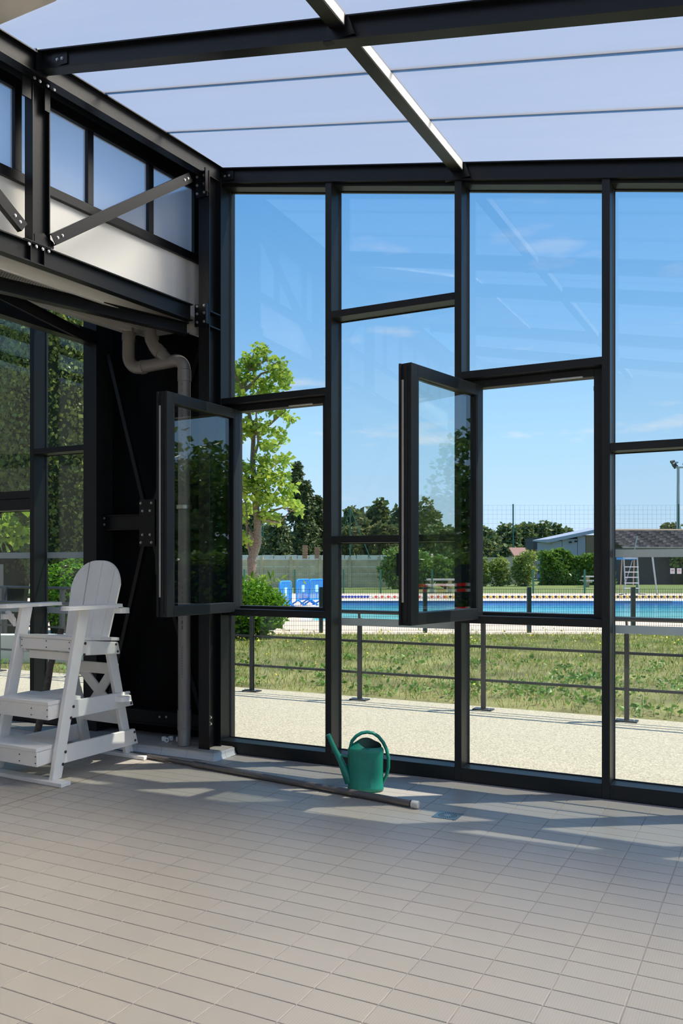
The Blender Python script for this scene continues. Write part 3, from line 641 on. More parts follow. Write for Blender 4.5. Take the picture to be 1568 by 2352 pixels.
# ------------------------------------------------------------------ rain water pipe
dp = empty('downpipe', (-3.735, 1.72, .06), 'grey plastic downpipe rising in front of the dark cladding, with two inlets', 'pipe')
def arc(c, r, a0, a1, n=9): return [(c[0] + r * math.cos(R(a0 + (a1 - a0) * i / n)), c[1], c[2] + r * math.sin(R(a0 + (a1 - a0) * i / n))) for i in range(n + 1)]
PR = .05; X0 = -3.745; PY = 1.70
MB().tube([(X0, PY, .33), (X0, PY, 3.0)], PR, 24).build('pipe', 'pvc', dp, smooth=True)
MB().tube([(X0, PY, .18), (X0, PY, .34)], PR + .005, 24).build('coupling', 'pvc', dp, smooth=True)
MB().tube([(X0, PY, .195), (X0 + .006, PY - .008, .16), (X0 + .012, PY - .02, .10), (X0 + .014, PY - .022, .062)], PR + .001, 24).build('foot_bend', 'pvc', dp, smooth=True)
MB().tube([(X0, PY, 1.93), (X0, PY, 1.96)], PR + .012, 24).build('clamp', 'bright', dp, smooth=True)
MB().tube([(X0, PY, 2.94), (X0, PY, 3.03)], PR + .004, 24).build('coupling', 'pvc', dp, smooth=True)
MB().tube(arc((X0 - .085, PY, 3.03), .085, 0, 90), PR + .001, 24).build('elbow', 'pvc', dp, smooth=True)
MB().tube([(X0 - .085, PY, 3.115), (X0 - .46, PY, 3.10)], PR, 24).build('branch_pipe', 'pvc', dp, smooth=True)
MB().tube([(X0 - .43, PY, 3.10), (X0 - .46, PY, 3.10)] + arc((X0 - .46, PY, 3.21), .11, 270, 180)[1:] + [(X0 - .57, PY, 3.48)], PR + .001, 24).build('elbow', 'pvc', dp, smooth=True)
MB().tube([(X0 - .40, PY, 3.10), (X0 - .44, PY, 3.10)], PR + .006, 24).build('coupling', 'pvc', dp, smooth=True)
MB().tube([(X0 - .57, PY, 3.33), (X0 - .57, PY, 3.38)], PR + .005, 24).build('coupling', 'pvc', dp, smooth=True)
MB().tube([(X0 - .15, PY, 3.11), (X0 - .30, PY, 3.25), (X0 - .335, PY, 3.31), (X0 - .345, PY, 3.36), (X0 - .345, PY, 3.50)], PR, 24).build('branch_pipe', 'pvc', dp, smooth=True)
MB().tube([(X0 - .23, PY, 3.185), (X0 - .28, PY, 3.232)], PR + .006, 24).build('coupling', 'pvc', dp, smooth=True)
m = MB(); nx, ny = .32, -.947
for z, h in [(.60 + .021 * k, .012) for k in range(12)] + [(.98, .03), (1.02, .03), (1.06, .02)] + [(2.50 + .05 * k, .014) for k in range(9)] + [(1.14 + .04 * k, .02) for k in range(5)]:
    w_ = .004 if h < .025 else .010
    m.beam((X0 + nx * (PR + .0004), PY + ny * (PR + .0004), z), (X0 + nx * (PR + .0004), PY + ny * (PR + .0004), z + h), w_, .0006, (nx, ny, 0))
m.build('printed_marks', 'pvcprint', dp, kind='stuff')

# ------------------------------------------------------------------ lifeguard chair
CO = Vector((-3.795, .449, 0)); CW = Vector((-.9985, .050, 0)); CB = Vector((-.058, .998, 0)).normalized()
def C(w, b, z): p = CO + CW * w + CB * b; return Vector((p.x, p.y, z))
ch = empty('lifeguard_chair', (-4.15, .95, 0), 'tall white slatted lifeguard chair with two steps before the dark cladding', 'chair')
def slab(name, pts, w0, w1, bevel=.004, parent=ch):
    """board whose side outline is pts of (b,z), spanning w0..w1"""
    m = MB(); n = len(pts); lo = [C(w0, b_, z_) for b_, z_ in pts]; hi = [C(w1, b_, z_) for b_, z_ in pts]
    m.add(lo + hi, [tuple(range(n)), tuple(range(n, 2 * n))[::-1]] + [(i, n + i, n + (i + 1) % n, (i + 1) % n) for i in range(n)])
    return m.build(name, 'plastic', parent, bevel=bevel)
def rectb(name, w0, w1, b0, b1, z0, z1, bevel=.004, parent=ch): return slab(name, [(b0, z0), (b1, z0), (b1, z1), (b0, z1)], w0, w1, bevel, parent)
WT = .865
rectb('skid', 0, WT, 0, .093, .001, .029); rectb('skid', 0, WT, .89, .983, .001, .029)
for o_, s_ in ((.115, 1), (WT - .115, -1)):
    t = .038 * s_
    slab('leg', [(.03, .029), (.12, .029), (.405, 1.172), (.30, 1.172)], o_, o_ + t)
    slab('leg', [(.90, .029), (.985, .029), (.775, .84), (.685, .84)], o_ + .9 * t + .038 * s_, o_ + 1.9 * t + .038 * s_)
    q = o_ + t
    slab('side_rail', [(.08, .112), (1.005, .095), (.965, .215), (.10, .235)], q, q + .030 * s_)
    slab('side_rail', [(.17, .412), (.945, .40), (.905, .515), (.20, .535)], q, q + .030 * s_)
    slab('seat_rail', [(.30, .85), (.36, .84), (.79, .812), (.765, .905), (.30, .955)], q, q + .030 * s_, .008)
    ar = MB(); w0, w1 = o_ - .065 * s_, o_ + .055 * s_
    arm = [(.09, -.0), (.10, 1)]
    pts = []
    for k in range(9):
        a_ = math.pi * k / 8; pts.append((.19 - .06 * math.sin(a_), .5 - .5 * math.cos(a_)))
    pts += [(.70, 1), (.70, 0)]
    vs = [C(w0 + (w1 - w0) * f_, b_, z_) for z_ in (1.174, 1.200) for b_, f_ in pts]; n = len(pts)
    ar.add(vs, [tuple(range(n)), tuple(range(n, 2 * n))] + [(i, (i + 1) % n, n + (i + 1) % n, n + i) for i in range(n)]); ar.build('armrest', 'plastic', ch, bevel=.006)
    bl = bolts([C(o_, b_, z_) for b_, z_ in ((.155, .20), (.13, .12), (.235, .50), (.21, .425), (.355, .93), (.345, .85))], -CW * s_, .009, .008)
    bl.build('bolt', 'rust', ch, kind='stuff')
    bolts([C(q, b_, z_) for b_, z_ in ((.955, .19), (.965, .125), (.90, .49), (.915, .42), (.735, .89), (.755, .835))], -CW * s_, .008, .007).build('bolt', 'rust', ch, kind='stuff')
# steps: nose board, side cheeks, two treads
for b0, zt, d_ in ((-.057, .256, .29), (.052, .552, .32)):
    w0, w1 = .177, WT - .177
    slab('step_front', [(b0, zt - .026), (b0, zt - .125), (b0 + .022, zt - .125), (b0 + .022, zt - .026)], w0, w1)
    slab('step_side', [(b0 + .022, zt - .026), (b0 + .022, zt - .125), (b0 + d_, zt - .118), (b0 + d_, zt - .026)], w0, w0 + .022)
    slab('step_side', [(b0 + .022, zt - .026), (b0 + .022, zt - .125), (b0 + d_, zt - .118), (b0 + d_, zt - .026)], w1 - .022, w1)
    rectb('step_board', w0 - .004, w1 + .004, b0 - .008, b0 + d_ / 2 - .003, zt - .025, zt); rectb('step_board', w0 - .004, w1 + .004, b0 + d_ / 2 + .003, b0 + d_, zt - .025, zt)
    bolts([C(w0 + f_, b0, z_) for f_ in (.012, .17, w1 - w0 - .012) for z_ in (zt - .055, zt - .10)], -CB, .004, .003).build('screw', 'rust', ch, kind='stuff')
# seat
slab('seat_apron', [(.275, .955), (.275, .875), (.297, .875), (.297, .955)], .184, WT - .160)
bolts([C(f_, .275, z_) for f_ in (.195, .43, WT - .175) for z_ in (.94, .895)], -CB, .004, .003).build('screw', 'rust', ch, kind='stuff')
for k in range(5):
    b_ = .268 + k * .104; z_ = .957 - k * .009
    slab('seat_board', [(b_, z_), (b_ + .098, z_ - .008), (b_ + .098, z_ + .017), (b_, z_ + .025)], .157, WT - .145)
rectb('seat_bearer', .19, WT - .19, .33, .36, .80, .86)
# back slats with a rounded top
def backslat(w0, w1):
    cx, hw = .438, .260; n = 8; top = []
    for k in range(n + 1):
        w_ = w0 + (w1 - w0) * k / n; u = min(1, abs(w_ - cx) / hw); top.append((w_, 1.285 + .235 * math.sqrt(max(0, 1 - u ** 2.4))))
    wb = lambda w_, z_: cx + (w_ - cx) * (1 - .12 * max(0, (1.25 - z_)) / .3)
    poly = [(wb(w0, .94), .94)] + [(w0, 1.28)] * 0 + top + [(wb(w1, .94), .94)]
    f = lambda z_: .705 + (z_ - .94) * .26
    lo = [C(w_, f(z_), z_) for w_, z_ in poly]; hi = [C(w_, f(z_) + .018, z_) for w_, z_ in poly]; k = len(poly); m = MB()
    m.add(lo + hi, [tuple(range(k)), tuple(range(k, 2 * k))[::-1]] + [(i, (i + 1) % k, k + (i + 1) % k, k + i) for i in range(k)]); m.build('back_slat', 'plastic', ch, bevel=.003)
for w0, w1 in ((.183, .252), (.260, .392), (.400, .530), (.546, .695)): backslat(w0, w1)
rectb('back_batten', .18, WT - .18, .775, .797, 1.12, 1.173)
bolts([C(f_, .775, 1.185) for f_ in (.58, .66)], -CB, .004, .004).build('screw', 'rust', ch, kind='stuff')
# rear frame: two boards and a cross
rectb('rear_board', .19, WT - .19, .79, .812, .65, .735); rectb('rear_board', .19, WT - .19, .88, .902, .255, .35)
for wa, wb_ in ((.24, WT - .24), (WT - .24, .24)):
    pa, pb = C(wa, .815, .70), C(wb_, .89, .30)
    MB().beam(pa, pb, .022, .075, CB).build('cross_board', 'plastic', ch, bevel=.004) if False else MB().beam(pa, pb, .075, .022, CB).build('cross_board', 'plastic', ch, bevel=.004)
# rescue tube holders
def holder(w, b, z, r=.045, s_=1):
    m = MB(); n = 12; P = [(w - s_ * r * math.sin(math.pi * k / n), b - r * math.cos(math.pi * k / n)) for k in range(n + 1)] + [(w + s_ * .02, b + r), (w + s_ * .02, b - r)]
    lo = [C(a_, b_, z) for a_, b_ in P]; hi = [C(a_, b_, z + .038) for a_, b_ in P]; k = len(P)
    m.add(lo + hi, [tuple(range(k)), tuple(range(k, 2 * k))] + [(i, (i + 1) % k, k + (i + 1) % k, k + i) for i in range(k)]); m.build('tube_holder', 'plastic', ch, bevel=.004)
holder(.14, .80, .458, .065); holder(.065, .70, 1.130, .06)
m = MB(); m.prism([(0, 0), (.06, .05), (.10, .11), (.07, .12), (0, .06)], C(WT - .10, .26, 1.03), CW, UP, CB, .03); m.build('tube_holder', 'plastic', ch, bevel=.006)
holder(WT - .02, .27, 1.085, .05, -1)

# ------------------------------------------------------------------ watering can
cc = Vector((-1.975, 1.335, 0)); rx = Vector((.90, .436, 0)).normalized(); ry = Vector((-rx.y, rx.x, 0))
can = empty('watering_can', cc, 'dark green plastic watering can standing by the glazed wall', 'watering can')
def K(a_, b_, z_): p = cc + rx * a_ + ry * b_; return Vector((p.x, p.y, z_))
def oval(sx, sy, z_, n=32, dx=0): return [K(dx + sx * math.copysign(abs(math.cos(2 * math.pi * k / n)) ** .75, math.cos(2 * math.pi * k / n)), sy * math.copysign(abs(math.sin(2 * math.pi * k / n)) ** .9, math.sin(2 * math.pi * k / n)), z_) for k in range(n)]
m = MB(); rings = [oval(.112, .062, .001), oval(.119, .068, .010), oval(.1195, .069, .026), oval(.116, .066, .032), oval(.1165, .066, .10), oval(.117, .067, .22), oval(.119, .069, .255), oval(.119, .069, .272), oval(.112, .063, .283)]
n = 32; m.add([p for r_ in rings for p in r_], [tuple(range(n))[::-1]] + [(i * n + k, i * n + (k + 1) % n, (i + 1) * n + (k + 1) % n, (i + 1) * n + k) for i in range(len(rings) - 1) for k in range(n)])
m.build('body', 'can', can, smooth=True)
# domed shoulder with a raised, hooded opening on the handle side
def shoulder(k, t):
    a_ = 2 * math.pi * k / n; ca, sa = math.copysign(abs(math.cos(a_)) ** .75, math.cos(a_)), math.copysign(abs(math.sin(a_)) ** .9, math.sin(a_))
    ox = .026; w_ = 1 - t
    x_ = .112 * ca * w_ + t * (ox + .078 * math.cos(a_)); y_ = .063 * sa * w_ + t * (.050 * math.sin(a_))
    hood = .006 + .040 * max(0, -math.cos(a_ + .45)) ** .9 + .030 * max(0, math.sin(a_ + .3)) ** 1.5
    return K(x_, y_, .283 + t * hood - .012 * math.sin(math.pi * t) * (1 if math.cos(a_) > 0 else -.3))
m = MB(); ts = [0, .3, .6, .85, 1.0]
m.add([shoulder(k, t) for t in ts for k in range(n)], [(i * n + k, i * n + (k + 1) % n, (i + 1) * n + (k + 1) % n, (i + 1) * n + k) for i in range(len(ts) - 1) for k in range(n)])
m.build('shoulder', 'can', can, smooth=True)
m = MB(); m.add([shoulder(k, 1.0) + Vector((0, 0, -.001)) for k in range(n)] + [K(.026 + .055 * math.cos(2 * math.pi * k / n), .038 * math.sin(2 * math.pi * k / n), .255) for k in range(n)], [(k, n + k, n + (k + 1) % n, (k + 1) % n) for k in range(n)] + [tuple(range(n, 2 * n))])
m.build('opening', 'canin', can, smooth=True)
m = MB(); m.tube([K(-.105, 0, .055), K(-.125, 0, .10), K(-.165, 0, .195), K(-.20, 0, .262), K(-.245, 0, .362)], [.034, .030, .021, .017, .0135], 16); m.tube([K(-.240, 0, .351), K(-.248, 0, .368)], [.0155, .0155], 16)
m.build('spout', 'can', can, smooth=True)
MB().beam(K(-.175, 0, .232), K(-.112, 0, .222), .012, .014).build('spout_brace', 'can', can, bevel=.003)
hp = [K(-.100, 0, .285), K(-.090, 0, .325), K(-.062, 0, .358), K(-.028, 0, .378), K(.010, 0, .385), K(.05, 0, .378), K(.085, 0, .355), K(.115, 0, .318), K(.138, 0, .27), K(.150, 0, .215), K(.150, 0, .155), K(.138, 0, .10), K(.118, 0, .062), K(.108, 0, .048)]
m = MB(); vs = []
for i, p in enumerate(hp):
    d = (hp[min(i + 1, len(hp) - 1)] - hp[max(i - 1, 0)]).normalized(); nn = d.cross(ry).normalized()
    for k in range(12):
        t = 2 * math.pi * k / 12; vs.append(p + ry * (.016 * math.cos(t)) + nn * (.0115 * math.sin(t)))
m.add(vs, [(i * 12 + k, i * 12 + (k + 1) % 12, (i + 1) * 12 + (k + 1) % 12, (i + 1) * 12 + k) for i in range(len(hp) - 1) for k in range(12)]); m.build('handle', 'can', can, smooth=True)

# ------------------------------------------------------------------ pole, drain, small things
pl = empty('telescopic_pole', (-2.5, 1.25, 0), 'long grey telescopic pole lying on the tiles with a white end cap', 'pole')
A_, B_ = Vector((-5.3, 1.53, .018)), Vector((-1.50, 1.095, .024))
def pp(t): q = A_.lerp(B_, t); q.y += .03 * math.sin(math.pi * t); return q
MB().tube([pp(t) for t in (.52, .65, .8, .9, .985)], .0225, 16).build('outer_tube', 'pole', pl, smooth=True)
MB().tube([pp(t) for t in (0, .2, .4, .54)], .0165, 16).build('inner_tube', 'pole', pl, smooth=True)
MB().tube([pp(.505), pp(.535)], .0245, 16).build('locking_collar', 'pole', pl, smooth=True)
MB().tube([pp(.988), pp(.998), pp(1.0)], [.0245, .0245, .021], 16).build('end_cap', 'whitecap', pl, smooth=True)
dr = empty('floor_drain', (-1.296, 1.043, 0), 'square steel floor drain grate beside the pole end', 'drain')
MB().box((-1.371, .974, -.001), (-1.221, 1.112, .0035)).build('grate_plate', 'drain', dr, bevel=.001)
m = MB()
for r_, k_ in ((.028, 14), (.040, 20), (.052, 26)):
    for i in range(k_):
        a_ = 2 * math.pi * i / k_; c_ = Vector((-1.296 + r_ * math.cos(a_), 1.043 + r_ * math.sin(a_), .0034)); m.beam(c_ - Vector((math.cos(a_ + .5), math.sin(a_ + .5), 0)) * .0045, c_ + Vector((math.cos(a_ + .5), math.sin(a_ + .5), 0)) * .0045, .004, .0012)
m.build('slot', 'dark', dr, kind='stuff')
for i, (x_, y_, ax) in enumerate(((-3.985, 1.745, (0, 0, 1)), (-3.945, 1.785, (0, 0, 1)), (-3.935, 1.725, (.3, -1, 0)), (-3.875, 1.79, (0, 0, 1)))):
    ax = Vector(ax).normalized(); c_ = Vector((x_, y_, .081)); m = MB(); r0, r1, h_ = .019, .011, .016
    a1 = ax.orthogonal().normalized(); a2 = ax.cross(a1); k_ = 16; ring = lambda r_, s_: [c_ + ax * s_ + (a1 * math.cos(2 * math.pi * j / k_) + a2 * math.sin(2 * math.pi * j / k_)) * r_ for j in range(k_)]
    rs = [ring(r0, -h_), ring(r0, h_), ring(r1, h_), ring(r1, -h_)]
    m.add([p for r_ in rs for p in r_], [(q * k_ + j, q * k_ + (j + 1) % k_, ((q + 1) % 4) * k_ + (j + 1) % k_, ((q + 1) % 4) * k_ + j) for q in range(4) for j in range(k_)])
    o = m.build('pipe_fitting', 'white', None, smooth=True); o.location.z = -.0015
    tag(o, ['white plastic pipe ring at the left end of the cluster on the plinth', 'white plastic pipe ring in the rear middle of the cluster on the plinth', 'white plastic pipe ring lying on its side with its hole showing', 'white plastic pipe ring nearest the downpipe foot'][i], 'pipe fitting', 'white pipe rings on the plinth')
wp = MB().tube([(-5.15, 1.50, .03), (-5.13, 1.58, .35), (-5.15, 1.66, .62), (-5.12, 1.76, .93)], [.028, .030, .027, .026], 12).build('wooden_post', 'wood', None, smooth=True); tag(wp, 'weathered round wooden post leaning on the frame behind the chair seat', 'post')
bm_ = empty('broom', (-6.0, 1.47, 0), 'broom with orange wooden handle on the floor behind the chair', 'broom')
MB().tube([(-5.58, 1.36, .02), (-6.02, 1.56, .06)], .013, 10).build('handle', 'broomwood', bm_, smooth=True)
MB().box((-6.30, 1.47, .02), (-6.02, 1.54, .09)).build('head', 'red', bm_, bevel=.006)

# ------------------------------------------------------------------ ground outside
def flat(name, poly, z, mat, t=.05):
    m = MB(); k = len(poly); m.add([(p[0], p[1], z) for p in poly] + [(p[0], p[1], z - t) for p in poly], [tuple(range(k)), tuple(range(k, 2 * k))[::-1]] + [(i, k + i, k + (i + 1) % k, (i + 1) % k) for i in range(k)]); return m.build(name, mat)
tag(flat('ground', [(-300, -300), (300, -300), (300, 400), (-300, 400)], -.24, 'farlawn'), 'open grassland beyond the pool grounds', 'ground', kind='structure')
tag(MB().box((-30, 2.04, -.2), (14, 4.97, -.008)).build('path', 'gravel'), 'pale gravel path between the glazed wall and the railing', 'path', kind='structure')
def inter(vv, Y=4.97):  # X on the pool-square line v=vv where Y is given
    u = (Y - CY - vv * CS) / (-SN); return CX + u * CS + vv * SN
q1, q2 = W(-22, 18.45), W(26, 18.45)
lawn = flat('lawn', [(-28, 4.97), (13.9, 4.97), (q2.x, q2.y), (q1.x, q1.y)], -.012, 'lawn', .15); tag(lawn, 'rough lawn bank between the railing and the wire fence', 'lawn', kind='structure')
Pu0, Pu1, Pv0, Pv1 = -.8, 17.5, 22.95, 35.5
deck = MB()
for a_, b_ in (((-14, 18.45), (20.5, Pv0)), ((-14, Pv1), (34, 45.2)), ((-14, Pv0), (Pu0, Pv1)), ((Pu1, Pv0), (20.5, Pv1))):
    p = [W(a_[0], a_[1]), W(b_[0], a_[1]), W(b_[0], b_[1]), W(a_[0], b_[1])]; deck.hexa([(q.x, q.y, -.16) for q in p] + [(q.x, q.y, -.005) for q in p])
tag(deck.build('pool_deck', 'pooldeck'), 'pinkish paved deck round the outdoor swimming pool', 'deck', kind='structure')
far = MB(); p = [W(-60, 45.2), W(90, 45.2), W(90, 100), W(-60, 100)]; far.hexa([(q.x, q.y, -.16) for q in p] + [(q.x, q.y, -.008) for q in p])
tag(far.build('lawn_far', 'farlawn'), 'mown lawn strip behind the far green fence', 'lawn', kind='structure')
pool = empty('swimming_pool', W((Pu0 + Pu1) / 2, (Pv0 + Pv1) / 2, -.1), 'outdoor swimming pool of bright blue water beyond the railing', 'pool', kind='structure')
wm = MB(); wm.box((0, 0, -.04), (Pu1 - Pu0, Pv1 - Pv0, 0)); wo = wm.build('water', 'water'); wo.location = W(Pu0, Pv0, -.075); wo.rotation_euler = (0, 0, -YAW); attach(wo, pool)
for i, (a_, b_) in enumerate((((Pu0 - .3, Pv0 - .3), (Pu1 + .3, Pv0)), ((Pu0 - .3, Pv1), (Pu1 + .3, Pv1 + .35)), ((Pu0 - .3, Pv0), (Pu0, Pv1)), ((Pu1, Pv0), (Pu1 + .3, Pv1)))):
    p = [W(a_[0], a_[1]), W(b_[0], a_[1]), W(b_[0], b_[1]), W(a_[0], b_[1])]; m = MB(); m.hexa([(q.x, q.y, -.12) for q in p] + [(q.x, q.y, .004) for q in p]); m.build('coping', 'lanewhite', pool)
def ubox(m, u0, u1, v0, v1, z0, z1): p = [W(u0, v0), W(u1, v0), W(u1, v1), W(u0, v1)]; return m.hexa([(q.x, q.y, z0) for q in p] + [(q.x, q.y, z1) for q in p])
m = MB(); ubox(m, 13.7, 14.6, Pv1 - .03, Pv1, -.07, -.02); ubox(m, 5.4, 5.8, Pv1 - .03, Pv1, -.07, -.02); ubox(m, 17.0, 17.5, Pv1 - .03, Pv1, -.07, -.02); m.build('depth_mark', 'reflect', pool)
# grass
def grass(name, n, u0, u1, v0, v1, hgt, wid, mat, dens=None):
    u = RNG.uniform(u0, u1, n); v = v0 + (v1 - v0) * RNG.random(n); X = CX + u * CS + v * SN; Y = CY - u * SN + v * CS
    keep = (Y > 5.0 + .05 * RNG.random(n)) & (v < 18.6)
    if dens is not None: keep &= dens(u, v) > RNG.random(n)
    X, Y = X[keep], Y[keep]; k = len(X); th = RNG.uniform(0, 2 * np.pi, k); h = hgt * (1 + .4 * RNG.standard_normal(k)).clip(.3, 2); w = wid
    a = np.stack([X - w * np.cos(th), Y - w * np.sin(th), np.full(k, -.012)], 1); b = np.stack([X + w * np.cos(th), Y + w * np.sin(th), np.full(k, -.012)], 1)
    t = np.stack([X + h * .45 * RNG.standard_normal(k), Y + h * .45 * RNG.standard_normal(k), h], 1)
    return np_mesh(name, np.stack([a, b, t], 1).reshape(-1, 3), np.arange(3 * k).reshape(-1, 3), mat, lawn, 'stuff')
def pat(s, off): return lambda u, v: (.5 + .5 * np.sin(u * s + off) * np.sin(v * s * 1.3 + off * 2) + .25 * np.sin(u * 2.7 * s + v)).clip(0.05, 1)
grass('grass', 85000, -12, 11, 7, 18.5, .065, .005, 'blade', lambda u, v: (.35 + .05 * (v - 9)).clip(.3, 1)); grass('dry_grass', 40000, -12, 11, 7, 18.5, .05, .004, 'dryblade', pat(.9, 1))
def clumps(name, n, per, u0, u1, v0, v1, mat, size, spread, z):
    u = RNG.uniform(u0, u1, n); v = RNG.uniform(v0, v1, n); X = CX + u * CS + v * SN; Y = CY - u * SN + v * CS; k = (Y > 5.15) & (v < 18.4); X, Y = X[k], Y[k]
    P = np.stack([np.repeat(X, per), np.repeat(Y, per), np.zeros(len(X) * per)], 1); P[:, :2] += RNG.normal(0, spread, (len(P), 2)); P[:, 2] = RNG.uniform(z[0], z[1], len(P))
    return leaf_cloud(name, P, size, mat, lawn, .6, -.3)
clumps('weeds', 420, 16, -10, 9, 8, 17.0, 'weed', .045, .08, (.0, .06)); clumps('weeds', 120, 45, -6, 9, 8.5, 13, 'weed', .055, .16, (.0, .08))
clumps('flowers', 260, 2, -6, 9, 9.5, 18.2, 'flower', .035, .03, (.07, .15))
clumps('flowers', 300, 2, -2, 9, 15.0, 18.2, 'flower', .04, .03, (.07, .16))

# ------------------------------------------------------------------ railing along the path
rl = empty('railing', (-3.7, 4.73, 0), 'grey steel railing with a round handrail along the gravel path', 'railing')
RY = 4.76
for k in range(-4, 7):
    X = -3.70 + 1.42 * k
    m = MB(); m.box((X - .020, RY - .022, 0), (X + .020, RY - .012, .90)); m.box((X - .020, RY + .012, 0), (X + .020, RY + .022, .90)); m.beam((X, RY, .89), (X, RY - .02, .955), .02, .02); m.build('post', 'rail', rl)
    MB().box((X - .10, RY - .06, -.008), (X + .10, RY + .06, .006)).build('base_plate', 'rail', rl)
    bolts([(X + sx, RY - .04, .006) for sx in (-.07, .07)] + [(X - .024, RY, z) for z in (.06, .46)], (0, 0, 1), .009, .016).build('bolt', 'bolt', rl, kind='stuff')
MB().tube([(-9.6, RY - .02, .965), (5.5, RY - .02, .975)], .022, 14).build('handrail', 'rail', rl, smooth=True)
for z in (.645, .300): MB().box((-9.5, RY - .008, z - .013), (5.4, RY + .008, z + .013)).build('rail_bar', 'rail', rl)
r2 = empty('ramp_railing', (-7.5, 6.0, 0), 'short ramp railing with rounded end loops behind the leftmost windows', 'railing')
for z in (1.12, .80): MB().tube([(-11.5, 6.35, z), (-8.4, 6.2, z), (-8.28, 6.2, z - .04), (-8.26, 6.2, z - .12)], .024, 12).build('handrail', 'rail', r2, smooth=True)
for X in (-11, -9.7, -8.5): MB().box((X - .03, 6.25, 0), (X + .03, 6.31, 1.12)).build('post', 'rail', r2)

# ------------------------------------------------------------------ fences
def mesh_fence(name, lab, us, v, h, wire, mat_post, mat_wire, pw, skip=(), du=.05, hz=.2):
    root = empty(name, W(us[0], v), lab, 'fence', kind='thing')
    for i, u in enumerate(us):
        m = MB(); ubox(m, u - pw / 2, u + pw / 2, v - pw / 2, v + pw / 2, 0, h); m.build('post', mat_post, root)
    for i, (a_, b_) in enumerate(zip(us[:-1], us[1:])):
        m = MB(); k = int((b_ - a_) / du)
        for j in range(k + 1): u = a_ + (b_ - a_) * j / k; ubox(m, u - wire / 2, u + wire / 2, v - .003, v + .003, .03, h - .04)
        z = .05
        while z < h - .03: ubox(m, a_, b_, v - .004, v + .004, z, z + wire * 1.2); z += hz
        m.build('mesh_panel', mat_wire, root)
    return root
mesh_fence('wire_fence', 'low dark green wire mesh fence on the near side of the pool', [-5.0, -2.7, -.45, 1.84, 4.13, 6.42, 8.7, 11.0], 18.85, 1.0, .0045, 'dkgreen', 'dkgreen', .085, hz=.1)
mesh_fence('wire_fence', 'green wire mesh fence on the far side of the pool deck', [-10.3, -7.7, -5.1, -2.45, .1, 2.05, 4.75, 7.35, 10.05, 12.75, 15.5, 18.2, 21, 24, 27], 44.9, 1.26, .005, 'green_post', 'dkgreen', .085, du=.1, hz=.2)
bl = empty('ball_net', W(19, 104), 'tall ball stop net on thin green posts behind the hedge', 'net')
nus = [(1178 - 784) / F * 104 + 10.05 * k for k in range(-5, 4)]; nus = [u for u in nus if u > 11]
for u in nus:
    m = MB(); m.tube([W(u, 104, 0), W(u, 104, 8.9)], .09, 8); m.build('post', 'green_post', bl)
m = MB(); ua, ub = 14.5, nus[-1]
k = int((ub - ua) / .55)
for j in range(k + 1): u = ua + (ub - ua) * j / k; ubox(m, u - .006, u + .006, 103.99, 104.0, 2.0, 8.75)
for j in range(13): z = 2.1 + .553 * j; ubox(m, ua, ub, 103.99, 104.0, z, z + .012)
m.build('netting', 'netcord', bl, kind='stuff')
tag(MB().tube([W(-8.3, 90, 0), W(-8.3, 90, 9.8)], [.12, .09], 8).build('thin_mast', 'green_post'), 'thin green mast behind the young tree', 'mast')
ms_ = empty('stayed_mast', W(.1, 66), 'green mast with slanting stays above the concrete wall', 'mast')
m = MB(); m.tube([W((804 - 784) / F * 66, 66, 0), W((804 - 784) / F * 66, 66, 5.9)], .06, 8); m.build('pole', 'green_post', ms_)
m = MB(); m.tube([W(.67, 66, 5.9), W(2.25, 66, 1.9)], .035, 6); m.tube([W(.67, 66, 5.9), W(.15, 66, 4.2)], .03, 6); m.build('stay', 'green_post', ms_)

# ------------------------------------------------------------------ walls and pillars behind the pool
cw = empty('concrete_wall', W(-3, 56), 'concrete panel wall with posts behind the young tree and blue barriers', 'wall')
u = -14.0; du = 1.92; off = (668 - 784) / F * 56
us = [off + du * k for k in range(-6, 5)]
for u in us: m = MB(); ubox(m, u - .10, u + .10, 55.88, 56.1, 0, 2.05); m.build('post', 'concrete', cw)
for a_, b_ in zip(us[:-1], us[1:]):
    for k in range(4): m = MB(); ubox(m, a_ + .08, b_ - .08, 56 - .012 * (k % 2), 56.06, .46 * k + .012, .46 * (k + 1) - .02); m.build('panel', 'concrete', cw)
    m = MB(); ubox(m, a_ + .06, b_ - .06, 55.95, 56.09, 1.84, 1.90); m.build('coping', 'paleconc', cw)
pw_ = empty('pale_wall', W(-3, 76), 'pale slab wall seen over the concrete panel wall', 'wall')
for k in range(14): m = MB(); ubox(m, -10.2 + k * 1.05, -10.2 + (k + 1) * 1.05 - .05, 76, 76.15, 0, 2.35 + .03 * (k % 2)); m.build('slab', 'paleconc', pw_)
for i, (pxx, z, lab) in enumerate(((577, 4.2, 'tall brick pillar partly hidden by the young tree'), (700, 3.1, 'brick pillar left of the two over the panel wall'), (728, 2.95, 'brick pillar right of the two over the panel wall'))):
    v = 70; u = (pxx - 784) / F * v; root = empty('brick_pillar', W(u, v), lab, 'pillar', 'brick pillars behind the wall')
    m = MB(); ubox(m, u - .17, u + .17, v - .17, v + .17, 0, z); m.build('core', 'mortar', root)
    k = 0
    z_ = z - .1
    while z_ > 1.6:
        m = MB(); e_ = .03 if k % 2 == 0 else 0; ubox(m, u - .19 - e_, u + .19 + e_, v - .19 - e_, v + .19 + e_, z_, z_ + .085); m.build('brick', 'brick', root); z_ -= .105; k += 1
